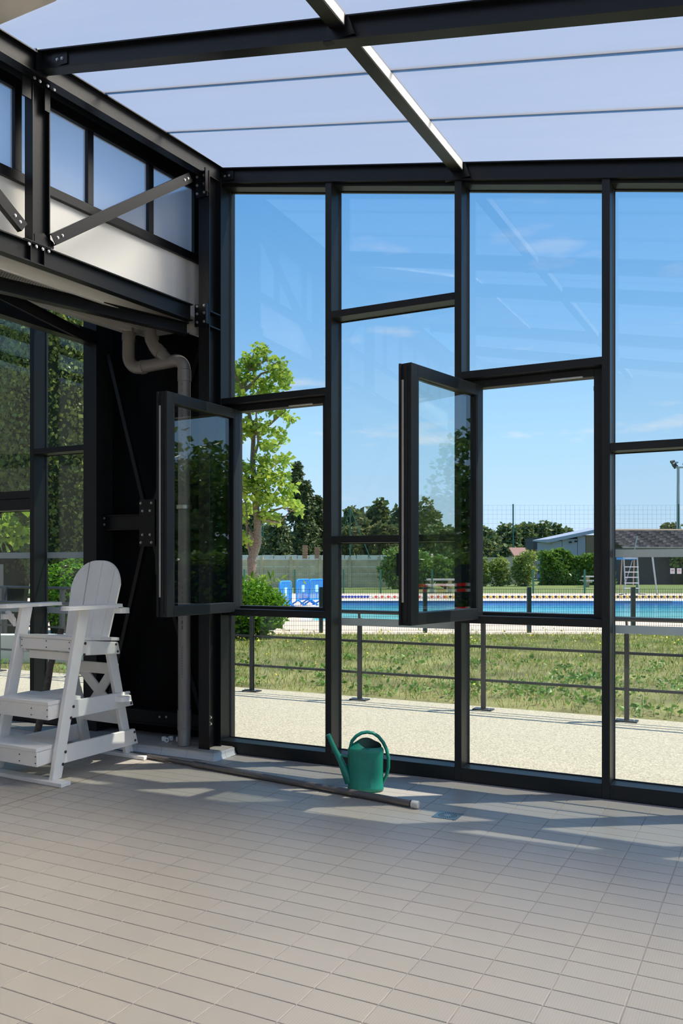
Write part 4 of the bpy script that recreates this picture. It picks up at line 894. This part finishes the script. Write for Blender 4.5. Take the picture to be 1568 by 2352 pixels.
# ------------------------------------------------------------------ pool side things
def barrier(uc, vc, ang, wd, lab):
    d = (WU * math.cos(ang) + WV * math.sin(ang)); n_ = Vector((-d.y, d.x, 0)); c0 = W(uc, vc); root = empty('plastic_barrier', c0, lab, 'barrier', 'blue plastic barriers on the deck')
    q = lambda a_, z_: c0 + d * a_ + UP * z_
    m = MB(); m.tube([q(-wd / 2, .18), q(-wd / 2, .82)] + [q(-wd / 2 + .12 * (1 - math.cos(t)), .82 + .13 * math.sin(t)) for t in (.5, 1.0, 1.57)] + [q(wd / 2 - .12, .95)] + [q(wd / 2 - .12 * (1 - math.cos(t)), .82 + .13 * math.sin(t)) for t in (1.0, .5, 0)] + [q(wd / 2, .18)], .03, 8); m.tube([q(-wd / 2, .22), q(wd / 2, .22)], .03, 8); m.build('frame', 'blue', root, smooth=True)
    k = max(4, int(wd / .11))
    for j in range(1, k): m = MB(); m.beam(q(-wd / 2 + wd * j / k, .24), q(-wd / 2 + wd * j / k, .92), .05, .02, n_); m.build('slat', 'blue', root)
    m = MB(); m.beam(q(-.09, .62), q(.09, .62), .04, .26); m.build('reflector', 'reflect', root)
    for s_ in (-.38, .38):
        m = MB(); f = q(s_ * wd, 0); m.beam(f + UP * .20, f + n_ * .28 + UP * .03, .04, .05); m.beam(f + UP * .20, f - n_ * .28 + UP * .03, .04, .05); m.beam(f + n_ * .30 + UP * .02, f + n_ * .2 + UP * .02, .06, .03); m.beam(f - n_ * .30 + UP * .02, f - n_ * .2 + UP * .02, .06, .03); m.build('foot', 'blue', root)
barrier(-.93, 31.8, R(62), 1.05, 'blue plastic crowd barrier beside the window post, widest seen')
barrier(-1.42, 31.6, R(66), 1.05, 'blue plastic crowd barrier in the middle of the three')
barrier(-1.83, 28.0, R(72), 1.0, 'blue plastic crowd barrier half hidden by the laurel bush')
sk = empty('pool_brush_pole', W(-2.2, 19.2, .9), 'thin pale cleaning pole slanting over the fence by the bush', 'pole'); MB().tube([W(-2.05, 18.4, .72), W(.62, 18.4, -.02 + .25)], .013, 8).build('shaft', 'paleconc', sk)
# lane ropes rolled out along the far edge
def lane(u0, u1, c1, c2, lab):
    root = empty('lane_rope', W((u0 + u1) / 2, 38.6, .05), lab, 'lane rope'); m1, m2 = MB(), MB(); u = u0; i = 0
    while u < u1:
        (m1 if i % 2 == 0 else m2).tube([W(u, 38.6, .055), W(u + .03, 38.6, .055), W(u + .10, 38.6, .055), W(u + .13, 38.6, .055)], [.02, .055, .055, .02], 8); u += .14; i += 1
    m1.build('float', c1, root, kind='stuff'); m2.build('float', c2, root, kind='stuff')
    MB().tube([W(u0 - .1, 38.6, .055), W(u1 + .1, 38.6, .055)], .012, 6).build('cord', 'lanewhite', root)
lane(0.0, 1.25, 'laneblue', 'laneblue', 'dark blue lane rope lying along the far pool edge'); lane(1.35, 4.6, 'lanewhite', 'lanered', 'red and white lane rope lying along the far pool edge'); lane(4.7, 17.5, 'laneyellow', 'laneblack', 'yellow and black lane rope lying along the far pool edge')
# steel lifeguard stand
ls = empty('lifeguard_ladder', W(14.2, 42.3), 'steel lifeguard high stand with rungs on the far pool deck', 'lifeguard stand')
def LU(pxx, pyy, v=42.3): return W((pxx - 784) / F * v, v, max(.0, H - (pyy - Y0) / F * v))
for a_, b_ in (((1432, 1280), (1437, 1366)), ((1463, 1280), (1467, 1366))): MB().tube([LU(*a_), LU(*b_)], .030, 8).build('stile', 'galv', ls, smooth=True)
for y_ in (1302, 1314, 1326, 1339, 1351): m = MB(); m.beam(LU(1434, y_, 42.3), LU(1465, y_, 42.3), .12, .045); m.build('rung', 'lanewhite', ls)
for a_, b_ in (((1428, 1283), (1424, 1360)), ((1456, 1283), (1453, 1360))):
    p0, p1 = LU(*a_, 43.3), LU(*b_, 43.6); MB().tube([p0, p1], .026, 8).build('rear_leg', 'tan', ls, smooth=True)
MB().tube([LU(1452, 1287, 43), LU(1430, 1358, 43)], .02, 6).build('cross_tie', 'galv', ls)
m = MB(); ubox(m, (1430 - 784) / F * 42.3, (1463 - 784) / F * 42.3, 42.3, 43.3, 1.76, 1.86); m.build('seat', 'blue', ls)
m = MB(); m.tube([LU(1434, 1282), LU(1462, 1282)], .03, 8); m.tube([LU(1432, 1366) + UP * .03, LU(1424, 1367) + UP * .02, LU(1421, 1371) + UP * .02], .025, 6); m.tube([LU(1467, 1366) + UP * .03, LU(1478, 1366) + UP * .03, LU(1482, 1371) + UP * .02], .025, 6); m.build('foot_bar', 'galv', ls)
tag(MB().tube([W(15.6, 42.3, 0), W(15.35, 42.3, 1.98)], [.035, .045], 10).build('shower_post', 'galv', None, smooth=True), 'single pale metal post right of the lifeguard stand', 'post')
def picnic(uc, v, w_, lab, sh=.75):
    root = empty('picnic_table', W(uc, v), lab, 'table'); m = MB(); ubox(m, uc - w_ / 2, uc + w_ / 2, v - .35, v + .35, sh - .09, sh); m.build('table_top', 'paleconc', root)
    for s_ in (-.75, .75): m = MB(); ubox(m, uc - w_ / 2, uc + w_ / 2, v + s_ - .14, v + s_ + .14, .39, .46); m.build('bench', 'paleconc', root)
    for s_ in (-.32, .32): m = MB(); ubox(m, uc + s_ * w_ - .1, uc + s_ * w_ + .1, v - .8, v + .8, .30, .39); ubox(m, uc + s_ * w_ - .09, uc + s_ * w_ + .09, v - .15, v + .15, 0, sh - .09); m.build('pedestal', 'concrete', root)
picnic((1366 - 784) / F * 58, 58, 1.6, 'concrete picnic table under the clipped hedge'); picnic((1012 - 784) / F * 46, 46, 1.5, 'concrete picnic table seen through the open sash glass')
tb = empty('table_tennis_table', W(-4.3, 41), 'white slab table behind the laurel bush', 'table'); m = MB(); ubox(m, -5.9, -3.75, 40.4, 41.6, .66, .76); m.build('table_top', 'paleconc', tb); m = MB(); ubox(m, -5.4, -5.2, 40.7, 41.3, 0, .66); ubox(m, -4.4, -4.2, 40.7, 41.3, 0, .66); m.build('leg', 'concrete', tb)

# ------------------------------------------------------------------ buildings
def U(pxx, v): return (pxx - 784) / F * v
def Z(pyy, v): return H - (pyy - Y0) / F * v
hs = empty('house', W(26, 66), 'low house with mossy tiled roof and dark shaded wall', 'house')
m = MB(); ubox(m, 21.7, 48, 66, 71.3, 0, Z(1258, 66)); m.build('wall', 'darkwall', hs)
ea, ri = Z(1258, 65.4), Z(1220, 71); NR = 15
for k in range(NR):
    t0, t1 = k / NR, (k + 1) / NR; m = MB()
    v0_, v1_ = 65.3 + 5.7 * t0, 65.3 + 5.7 * t1 + .12; z0_, z1_ = ea + (ri - ea) * t0 + .05, ea + (ri - ea) * t1 + .05
    u0_ = 21.5; j = 0; u_ = u0_ + (.15 if k % 2 else 0)
    while u_ < 44:
        p = [W(u_, v0_), W(u_ + .28, v0_), W(u_ + .28, v1_), W(u_, v1_)]; dz = .03 * ((j * 7 + k * 3) % 3) / 2
        m.hexa([(p[0].x, p[0].y, z0_ - .05), (p[1].x, p[1].y, z0_ - .05), (p[2].x, p[2].y, z1_ - .09), (p[3].x, p[3].y, z1_ - .09), (p[0].x, p[0].y, z0_ + .03 + dz), (p[1].x, p[1].y, z0_ + .03 + dz), (p[2].x, p[2].y, z1_ - .02), (p[3].x, p[3].y, z1_ - .02)]); u_ += .30; j += 1
    m.build('shingle_row', 'rooftile', hs, kind='stuff')
m = MB(); p = [W(21.5, 72.4), W(48, 72.4)]; pa, pb = W(21.5, 71), W(48, 71); m.add([(pa.x, pa.y, ri), (pb.x, pb.y, ri), (p[1].x, p[1].y, ea), (p[0].x, p[0].y, ea)], [(0, 1, 2, 3)]); m.build('rear_roof', 'rooftile', hs)
m = MB(); m.tube([W(21.4, 65.2, ea - .02), W(47, 65.2, ea - .02)], .06, 8); m.build('gutter', 'pvc', hs)
m = MB(); m.tube([W(21.5, 71, ri + .06), W(47, 71, ri + .06)], .12, 8); m.build('ridge', 'tan', hs)
MB().tube([LU(1463, 1231, 64), LU(1457, 1262, 64)], .05, 6).build('vent_pipe', 'galv', hs)
for i, (x_, rr) in enumerate(((1543.5, 0), (1559, 1))):
    v = 44.86; u = U(x_, v); z = Z(1311.5, v); root = empty('fence_sign', W(u, v, z - .15), ['white notice sign with a dark round symbol, left of the two on the fence', 'white notice sign with a faint red ring, right of the two on the fence'][i], 'sign')
    m = MB(); ubox(m, u - .115, u + .115, v - .03, v - .01, z - .145, z + .145); m.build('board', 'signwhite', root)
    cyl = [W(u + .07 * math.cos(t * math.pi / 8), v - .032, z + .03 + .07 * math.sin(t * math.pi / 8)) for t in range(16)]; inn = [W(u + .055 * math.cos(t * math.pi / 8), v - .032, z + .03 + .055 * math.sin(t * math.pi / 8)) for t in range(16)]
    m = MB(); m.add(cyl + inn, [(k, (k + 1) % 16, 16 + (k + 1) % 16, 16 + k) for k in range(16)]); m.build('ring', 'signred', root)
    m = MB(); ubox(m, u - .035, u + .035, v - .034, v - .031, z + .015, z + .05); ubox(m, u - .04, u + .04, v - .034, v - .031, z - .09, z - .08); m.build('symbol', 'signblack' if not rr else 'signred', root)
sh = empty('shed', W(22, 78), 'long shed with a rising white roof edge and grey sheet walls', 'shed'); v = 78
for a_, b_ in ((1268, 1290), (1291, 1325), (1326, 1344)): m = MB(); zt = Z(1244 - (a_ - 1260) * .2, v); ubox(m, U(a_, v), U(b_, v), v, v + 6, 0, zt); m.build('wall_sheet', 'shedgrey', sh)
m = MB(); ubox(m, U(1345, v), U(1410, v), v, v + 6, 0, Z(1229, v)); m.build('wall_panel', 'shedbrown', sh)
m = MB(); pa, pb = W(U(1256, v), v - .4, Z(1247, v)), W(U(1400, v), v - .4, Z(1217, v)); pc, pd = W(U(1400, v), v + 7, Z(1217, v) + .35), W(U(1262, v), v + 7, Z(1247, v) + .35)
m.add([pa, pb, pc, pd, pa + UP * .32, pb + UP * .32, pc + UP * .1, pd + UP * .1], [(0, 3, 2, 1), (4, 5, 6, 7), (0, 1, 5, 4), (1, 2, 6, 5), (2, 3, 7, 6), (3, 0, 4, 7)]); m.build('roof', 'shedgrey', sh)
m = MB(); ubox(m, U(1306, v), U(1311, v), v - .3, v, Z(1247, v), Z(1244, v)); ubox(m, U(1319, v), U(1324, v), v - .3, v, Z(1245, v), Z(1242, v)); m.build('vent', 'dark', sh)
db = empty('dark_annex', W(20.5, 90), 'small building with a flat dark top beside the shed', 'building'); m = MB(); ubox(m, U(1225, 90), U(1257, 90), 90, 94, Z(1262, 90), Z(1235, 90)); m.build('dark_top', 'darkwall', db)
m = MB(); ubox(m, U(1232, 89.9), U(1258, 89.9), 89.9, 94, 0, Z(1262, 90)); m.build('wall', 'tan', db)
rh = empty('red_roofed_house', W(20, 96), 'low house with a dull red roof left of the dark flat top', 'house'); v = 96
m = MB(); a0, a1, b0, b1 = W(U(1180, v), v, Z(1276, v)), W(U(1228, v), v, Z(1276, v)), W(U(1184, v), v + 4, Z(1256, v)), W(U(1226, v), v + 4, Z(1256, v)); m.add([a0, a1, b1, b0, a0 - UP * .2, a1 - UP * .2, b1 - UP * .2, b0 - UP * .2], [(0, 1, 2, 3), (7, 6, 5, 4), (0, 4, 5, 1), (1, 5, 6, 2), (2, 6, 7, 3), (3, 7, 4, 0)]); m.build('roof', 'redroof', rh)
m = MB(); ubox(m, U(1183, v), U(1225, v), v + .2, v + 3.8, 0, Z(1276, v)); m.build('wall', 'tan', rh)
lw_ = MB(); ubox(lw_, U(1090, 66), U(1200, 66), 66, 66.2, 0, Z(1280, 66)); tag(lw_.build('boundary_wall', 'concrete'), 'low dark wall behind the loose shrubs', 'wall')
fl = empty('floodlight_mast', W(U(1558, 106), 106), 'tall floodlight mast at the right edge of the view', 'mast'); v = 106
m = MB(); m.tube([W(U(1557, v), v, 0), W(U(1557, v), v, Z(1072, v))], [.26, .16], 10); m.build('pole', 'galv', fl)
m = MB(); ubox(m, U(1550, v), U(1580, v), v - .2, v + .2, Z(1075, v), Z(1072, v)); ubox(m, U(1550, v), U(1556, v), v - .2, v + .2, Z(1064, v), Z(1061, v)); m.build('crossarm', 'galv', fl)
for x_, y_ in ((1545, 1060), (1549, 1067), (1552, 1071), (1574, 1066)):
    c_ = W(U(x_, v), v, Z(y_, v)); m = MB(); m.tube([c_ - WU * .25 - UP * .12, c_ + WU * .2 + UP * .08], [.24, .12], 10); m.build('lamp_head', 'rail', fl)

# ------------------------------------------------------------------ plants
def tree(name, lab, u, v, z0, z1, rad, mat, n, size, k=12, group=None, trunk=.25, sub=.42, spread=1.0, asp=.7):
    root = empty(name, W(u, v), lab, 'tree', group); c_ = W(u, v, (z0 + z1) / 2)
    P = np.concatenate([blobs((0, 0, 0), (rad, rad * .8, (z1 - z0) / 2 * 1.06), n, k, sub), blob((0, 0, 0), (rad * .72, rad * .6, (z1 - z0) / 2 * .75), n // 2, .7)]); X = CX  # lobes laid square to the view axis
    Q = np.stack([c_.x + P[:, 0] * CS + P[:, 1] * SN, c_.y - P[:, 0] * SN + P[:, 1] * CS, c_.z + P[:, 2]], 1)
    leaf_cloud('foliage', Q, size, mat, root, asp, .2)
    MB().tube([W(u, v, 0), W(u, v, z0 + (z1 - z0) * .55)], [trunk, trunk * .5], 8).build('trunk', 'bark', root); return root
GF = 'trees in the distance'
for px0, py0, wpx, v, mat, lab in (
    (812, 1142, 60, 105, 'oak', 'dark rounded tree at the left end of the middle row'), (868, 1138, 62, 108, 'oak', 'tallest dark tree of the middle row'),
    (925, 1146, 60, 106, 'oak', 'dark tree behind the free edge of the open sash'), (985, 1153, 62, 102, 'oak', 'dark tree seen through the open sash glass'),
    (1030, 1200, 40, 100, 'oak', 'small dark tree right end of the middle row'),
    (802, 1208, 42, 88, 'paleoak', 'pale low tree by the stayed mast'), (836, 1196, 46, 90, 'paleoak', 'pale round tree right of the stayed mast'), (880, 1192, 56, 88, 'paleoak', 'pale low tree with a broad round crown')):
    z1 = Z(py0, v); tree('distant_tree', lab, U(px0, v), v, .8, z1, wpx / F * v * .62, mat, 3000, .62, 12, GF)
for px0, py0, wpx, v, lab in ((1120, 1202, 62, 118, 'leafy tree at the left of the far copse'), (1165, 1204, 56, 120, 'rounded tree second from left in the far copse'), (1205, 1198, 60, 122, 'tall tree in the middle of the far copse'),
    (1238, 1192, 50, 124, 'highest tree of the far copse with a brown tint'), (1276, 1203, 58, 126, 'tree right of the highest in the far copse'), (1304, 1212, 40, 128, 'lowest tree at the right end of the far copse'), (1102, 1232, 40, 113, 'low bushy tree in front of the far copse, left'), (1160, 1252, 50, 112, 'low round bush tree in front of the far copse')):
    tree('distant_tree', lab, U(px0, v), v, .8, Z(py0, v), wpx / F * v * .62, 'oak', 2800, .62, 12, GF)
tree('distant_tree', 'small open tree showing over the house ridge', U(1543, 120), 120, Z(1236, 120), Z(1202, 120), 1.7, 'paleoak', 1200, .4, 8, GF, .12)
# big conifers behind the panel wall
for px0, py0, wpx, v, z0, lab in ((682, 1070, 40, 84, 6.5, 'narrow dark conifer top with layered boughs'), (700, 1110, 74, 83, 2.0, 'broad dark conifer behind the blue barriers'), (728, 1145, 70, 86, .5, 'dark conifer nearest the window post'),
                             (640, 1190, 90, 80, .5, 'drooping dark cedar behind the young tree'), (572, 1165, 90, 86, .5, 'dark cedar behind the young tree trunk'), (520, 1180, 80, 88, .5, 'dark cedar partly behind the corner frame')):
    root = empty('conifer', W(U(px0, v), v), lab, 'tree', 'dark conifers behind the panel wall'); zt = Z(py0, v); R0 = wpx / F * v * .62; PP = []
    lay = int((zt - z0) / .75) + 2
    for k in range(lay):
        t = k / (lay - 1); z = z0 + (zt - z0) * t; rr = R0 * (1 - .72 * t ** 1.4) * RNG.uniform(.75, 1.15); nb = 9
        for b in range(nb):
            a = 2 * math.pi * b / nb + RNG.uniform(-.3, .3); ll = rr * RNG.uniform(.55, 1.1)
            PP.append(blob((math.cos(a) * ll * .6, math.sin(a) * ll * .6, z - .25 * ll), (ll * .5, ll * .5, .38), 44, .2))
    P = np.concatenate(PP); c_ = W(U(px0, v), v); leaf_cloud('foliage', np.stack([c_.x + P[:, 0], c_.y + P[:, 1], P[:, 2]], 1), .42, 'conifer', root, .5, .5)
    MB().tube([W(U(px0, v), v, 0), W(U(px0, v), v, zt * .9)], [.35, .06], 8).build('trunk', 'bark', root)
def hedge_box(name, lab, u0, u1, v0, v1, z0, z1, mat, n, size, cat='hedge', rough=.25):
    root = empty(name, W((u0 + u1) / 2, (v0 + v1) / 2), lab, cat); f = RNG.random((n, 3)); face = RNG.random(n)
    f[:, 1] = np.where(face < .6, f[:, 1] * .15, f[:, 1]); f[:, 2] = np.where((face >= .6) & (face < .9), 1 - f[:, 2] * .15, f[:, 2])
    u = u0 + (u1 - u0) * f[:, 0]; v = v0 + (v1 - v0) * f[:, 1]; bulge = rough * (np.sin(u * 1.3) + .6 * np.sin(u * 3.1 + 1)); z = z0 + (z1 - z0 + bulge) * f[:, 2]; v = v + rough * np.sin(u * 2.1 + z * 2)
    Q = np.stack([CX + u * CS + v * SN, CY - u * SN + v * CS, z], 1); leaf_cloud('foliage', Q, size, mat, root, .6, .1)
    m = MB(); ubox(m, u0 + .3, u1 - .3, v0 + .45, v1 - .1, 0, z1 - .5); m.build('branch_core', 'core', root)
    return root
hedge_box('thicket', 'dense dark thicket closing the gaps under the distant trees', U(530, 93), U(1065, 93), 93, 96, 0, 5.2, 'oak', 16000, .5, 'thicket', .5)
hedge_box('clipped_hedge', 'glossy clipped green hedge behind the picnic table', U(1243, 63), U(1412, 63), 63, 64.8, 0, Z(1270, 63), 'hedge', 9000, .22)
for px0, py0, wp, mat, lab in ((1112, 1284, 36, 'shrub', 'loose green shrub at the left of the shrub row'), (1148, 1272, 46, 'shrub', 'loose green shrub with pale tips'), (1205, 1262, 62, 'shrub', 'tall yellow green shrub beside the clipped hedge'), (905, 1256, 70, 'hedge', 'dark bushy shrub left of the open sash edge'), (965, 1252, 60, 'hedge', 'leafy shrub seen through the open sash'), (1022, 1270, 66, 'hedge', 'rounded leafy shrub behind the far picnic table'), (1070, 1280, 50, 'hedge', 'shrub behind the hinge side of the open sash')):
    v = 60 if px0 > 1090 else 53.2; zt = Z(py0, v); root = empty('shrub', W(U(px0, v), v), lab, 'shrub', 'shrubs along the far lawn'); c_ = W(U(px0, v), v, zt * .48); r_ = wp / F * v * .6
    P = blobs((0, 0, 0), (r_, r_ * .7, zt * .52), 2600, 12, .45); leaf_cloud('foliage', P + np.array(c_)[None], .2, mat, root, .6, .1); MB().tube([W(U(px0, v), v, 0), W(U(px0, v), v, zt * .5)], .1, 6).build('stem', 'bark', root)
root = hedge_box('wall_creeper', 'leafy creeper hanging over the dark house wall', U(1535, 65.5), 34, 65.1, 65.7, 1.35, 2.4, 'hedge', 2500, .2, 'creeper', .12)
# young tree
yt = empty('young_tree', W(U(582, 24), 24), 'young tree with bright yellow green leaves outside the first window', 'tree'); v = 24
def YP(px_, py_, dv=0): return W(U(px_, v), v + dv, Z(py_, v))
tw = [YP(582, 1425), YP(581, 1345), YP(578, 1285), YP(592, 1245), YP(590, 1190), YP(584, 1120), YP(580, 1060), YP(582, 1000), YP(572, 950), YP(560, 900), YP(572, 850), YP(585, 800)]; tw[0].z = -.02
MB().tube(tw, [.15, .14, .135, .115, .10, .085, .075, .06, .05, .04, .025, .01], 12).build('trunk', 'bark', yt, smooth=True)
brs = [[(578, 1285), (566, 1240), (566, 1180), (560, 1120)], [(592, 1245), (598, 1200), (612, 1150), (640, 1110)], [(590, 1190), (620, 1175), (650, 1165), (690, 1180)], [(584, 1120), (610, 1080), (645, 1050)], [(580, 1060), (595, 1020), (592, 960), (600, 900)], [(582, 1000), (620, 975), (650, 950), (678, 965)], [(584, 1120), (560, 1080), (540, 1040)], [(572, 950), (545, 930), (530, 900)], [(560, 900), (600, 860), (650, 845)], [(560, 900), (540, 860), (545, 820)], [(572, 850), (610, 820), (640, 830)], [(590, 1190), (640, 1200), (680, 1160)], [(592, 1245), (560, 1200), (545, 1150)]]
for i, b in enumerate(brs):
    dv = RNG.uniform(-.8, .8); q = [YP(x_, y_, dv * j / (len(b) - 1)) for j, (x_, y_) in enumerate(b)]; MB().tube(q, [.05 - .04 * j / (len(b) - 1) for j in range(len(b))], 8).build('branch', 'bark', yt, smooth=True)
cl = [(600, 805, 22, 18), (575, 830, 30, 22), (640, 850, 30, 26), (560, 870, 34, 26), (610, 880, 40, 30), (655, 870, 18, 22), (570, 925, 34, 24), (625, 930, 36, 24), (665, 962, 18, 9), (645, 945, 14, 8), (590, 985, 40, 22), (640, 1000, 22, 20), (560, 975, 22, 18), (620, 1030, 26, 16), (610, 1065, 30, 20), (650, 1060, 22, 20), (560, 1075, 22, 22), (590, 1100, 34, 22), (635, 1100, 36, 24), (660, 1120, 22, 20), (560, 1120, 26, 24), (600, 1140, 40, 24), (645, 1145, 34, 18), (675, 1160, 20, 10), (690, 1172, 10, 14), (555, 1165, 20, 22), (610, 1180, 30, 14), (625, 1192, 22, 10), (555, 1195, 16, 12), (565, 1240, 10, 14), (556, 1225, 12, 10), (545, 1000, 14, 20), (530, 1100, 24, 60), (530, 950, 24, 60), (535, 860, 20, 40)]
PP = []
for x_, y_, rx_, ry_ in cl:
    P = blob((0, 0, 0), (rx_ / F * v * 1.05, .75, ry_ / F * v * 1.05), int(rx_ * ry_ * .22) + 18, .1); c_ = YP(x_, y_, RNG.uniform(-.5, .5)); PP.append(np.stack([c_.x + P[:, 0] * CS + P[:, 1] * SN, c_.y - P[:, 0] * SN + P[:, 1] * CS, c_.z + P[:, 2]], 1))
leaf_cloud('foliage', np.concatenate(PP), .14, 'youngleaf', yt, .8, .25)
# laurel bush
lb = empty('laurel_bush', W(-1.95, 17.9), 'round glossy laurel bush before the wire fence', 'bush')
P = np.concatenate([blob((0, 0, 0), (1.0, .8, .60), 5600, .72), blobs((0, 0, .1), (1.0, .8, .58), 1200, 14, .3, .2)]); P[:, 2] = P[:, 2].clip(-.55, 2)
c_ = W(-2.05, 17.75, .56); leaf_cloud('foliage', P + np.array(c_)[None], .12, 'laurel', lb, .36, -.25)
leaf_cloud('shoots', np.array(c_)[None] + np.stack([RNG.normal(0, .5, 160), RNG.normal(0, .4, 160), RNG.uniform(.5, .68, 160)], 1), .12, 'vine', lb, .36, -.9)
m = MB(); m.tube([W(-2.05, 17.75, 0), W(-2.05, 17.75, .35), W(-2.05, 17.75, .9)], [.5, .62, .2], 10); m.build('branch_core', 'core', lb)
# ivy-clad trees and shrubs behind the leftmost windows
def big(name, lab, u, v, rad, z0, z1, mat, n, size, core=True, cat='tree', asp=.75, dr=.7, k=26, sub=.34):
    root = empty(name, W(u, v), lab, cat); P = np.concatenate([blobs((0, 0, 0), (rad, rad * .7, (z1 - z0) / 2), n // 2, k, sub, .3), blob((0, 0, 0), (rad, rad * .7, (z1 - z0) / 2), n // 2, .8)])
    c_ = W(u, v, (z0 + z1) / 2); leaf_cloud('foliage', np.stack([c_.x + P[:, 0] * CS + P[:, 1] * SN, c_.y - P[:, 0] * SN + P[:, 1] * CS, (c_.z + P[:, 2]).clip(.02, 99)], 1), size, mat, root, asp, dr)
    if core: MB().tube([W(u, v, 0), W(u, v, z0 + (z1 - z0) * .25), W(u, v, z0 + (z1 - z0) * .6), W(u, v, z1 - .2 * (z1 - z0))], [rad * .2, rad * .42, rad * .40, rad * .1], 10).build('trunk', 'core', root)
    return root
big('ivy_clad_tree', 'tall ivy clad tree filling the narrow left window', U(150, 17.5), 17.5, 1.35, .6, 8.0, 'ivy', 26000, .085)
big('ivy_clad_tree', 'tall ivy clad tree filling the leftmost window', U(20, 18.5), 18.5, 1.5, 1.0, 8.6, 'ivy', 26000, .088)
big('ivy_clad_tree', 'ivy clad tree behind the dark cladding', U(290, 19), 19, 1.3, .8, 7.6, 'ivy', 9000, .09)
big('ivy_clad_tree', 'ivy clad tree left of the picture edge', U(-150, 18), 18, 1.7, .6, 8.0, 'ivy', 7000, .09)
big('vine_shrub', 'bright broad leaved vine low in the leftmost window', U(18, 12.0), 12.0, .45, 1.75, 2.45, 'vine', 260, .11, False, 'vine', .9, .5, 8, .4)
big('green_shrub', 'bright green shrub behind the narrow left window', U(170, 16), 16, .75, .25, 1.62, 'laurel', 3000, .09, True, 'shrub', .5, .2, 12, .4)
m = MB(); ubox(m, -9.2, -6.2, 15.5, 15.7, 0, 1.5); dw = m.build('dark_garden_wall', 'darkwall'); tag(dw, 'dark grey garden wall behind the leftmost window', 'wall')
st = empty('retaining_wall', W(-6, 13.2), 'low white block retaining wall behind the left railing', 'wall')
for k in range(7): m = MB(); ubox(m, -7.4 + k * .5, -7.4 + k * .5 + .48, 13.0, 13.3, 0, .42); m.build('block', 'cream', st)
# ------------------------------------------------------------------ things past the right edge, seen only mirrored in the open sashes
for i, (x_, y_, z1, r_, mat) in enumerate(((18.5, 19.5, 3.9, 2.4, 'hedge'), (21.5, 16, 3.4, 2.6, 'oak'), (14.0, 21.6, 6.6, 2.8, 'hedge'), (23.5, 25, 4.6, 3.4, 'oak'))):
    root = empty('side_tree', (x_, y_, 0), ['dense tree nearest beyond the right picture edge', 'dark tree beyond the right picture edge, nearest the hall', 'dense tree beyond the right picture edge, furthest along', 'tallest dark tree beyond the right picture edge'][i], 'tree')
    P = blobs((0, 0, 0), (r_, r_, z1 / 2), 7000, 22, .42); leaf_cloud('foliage', P + np.array([[x_, y_, z1 / 2 + .4]]), .26, mat, root, .7, .1); MB().tube([(x_, y_, 0), (x_, y_, z1 * .7)], [.25, .1], 8).build('trunk', 'bark', root)
hg = empty('side_hedge', (10.5, 14.5, 0), 'dark hedge beyond the right picture edge, behind the barrier tape', 'hedge')
n_ = 9000; t_ = RNG.random(n_); w_ = RNG.uniform(-.6, .6, n_); z_ = np.where(RNG.random(n_) < .7, 1.75 * RNG.random(n_), 1.6 + .25 * RNG.random(n_))
leaf_cloud('foliage', np.stack([5.6 + 10.5 * t_ + w_ * .55, 18.4 - 8.3 * t_ + w_ * .83, z_], 1), .16, 'hedge', hg, .6, .1)
MB().beam((5.8, 18.3, .75), (15.9, 10.3, .75), .6, 1.5).build('branch_core', 'dkgreen', hg)
tp = empty('barrier_tape', (9.5, 12.5, 0), 'red and white barrier tape strung beyond the right picture edge', 'tape')
mr_, mw_ = MB(), MB(); ta, tb_ = Vector((8.2, 13.9, 0)), Vector((14.0, 9.5, 0)); NS = 30
for zz, sag in ((1.03, .08), (.88, .05), (.45, .1)):
    for k in range(NS):
        def q(t): p_ = ta.lerp(tb_, t); return Vector((p_.x, p_.y, zz - sag * math.sin(math.pi * t)))
        (mr_ if k % 2 else mw_).beam(q(k / NS), q((k + 1) / NS), .004, .075)
mr_.build('red_stripe', 'tapered', tp, kind='stuff'); mw_.build('white_stripe', 'tapewhite', tp, kind='stuff')
for t in (0, .5, 1): p_ = ta.lerp(tb_, t); MB().tube([p_, p_ + UP * 1.1], .03, 8).build('stake', 'rail', tp)
sd = empty('side_house', (30, 32, 0), 'dark roofed house beyond the right picture edge', 'house'); MB().box((26, 28, 0), (34, 36, 3)).build('wall', 'darkwall', sd)
m = MB(); m.add([(25.5, 27.5, 2.9), (34.5, 27.5, 2.9), (34.5, 36.5, 2.9), (25.5, 36.5, 2.9), (30, 27.5, 5.6), (30, 36.5, 5.6)], [(0, 1, 4), (2, 3, 5), (1, 2, 5, 4), (3, 0, 4, 5), (0, 3, 2, 1)]); m.build('roof', 'rooftile', sd)
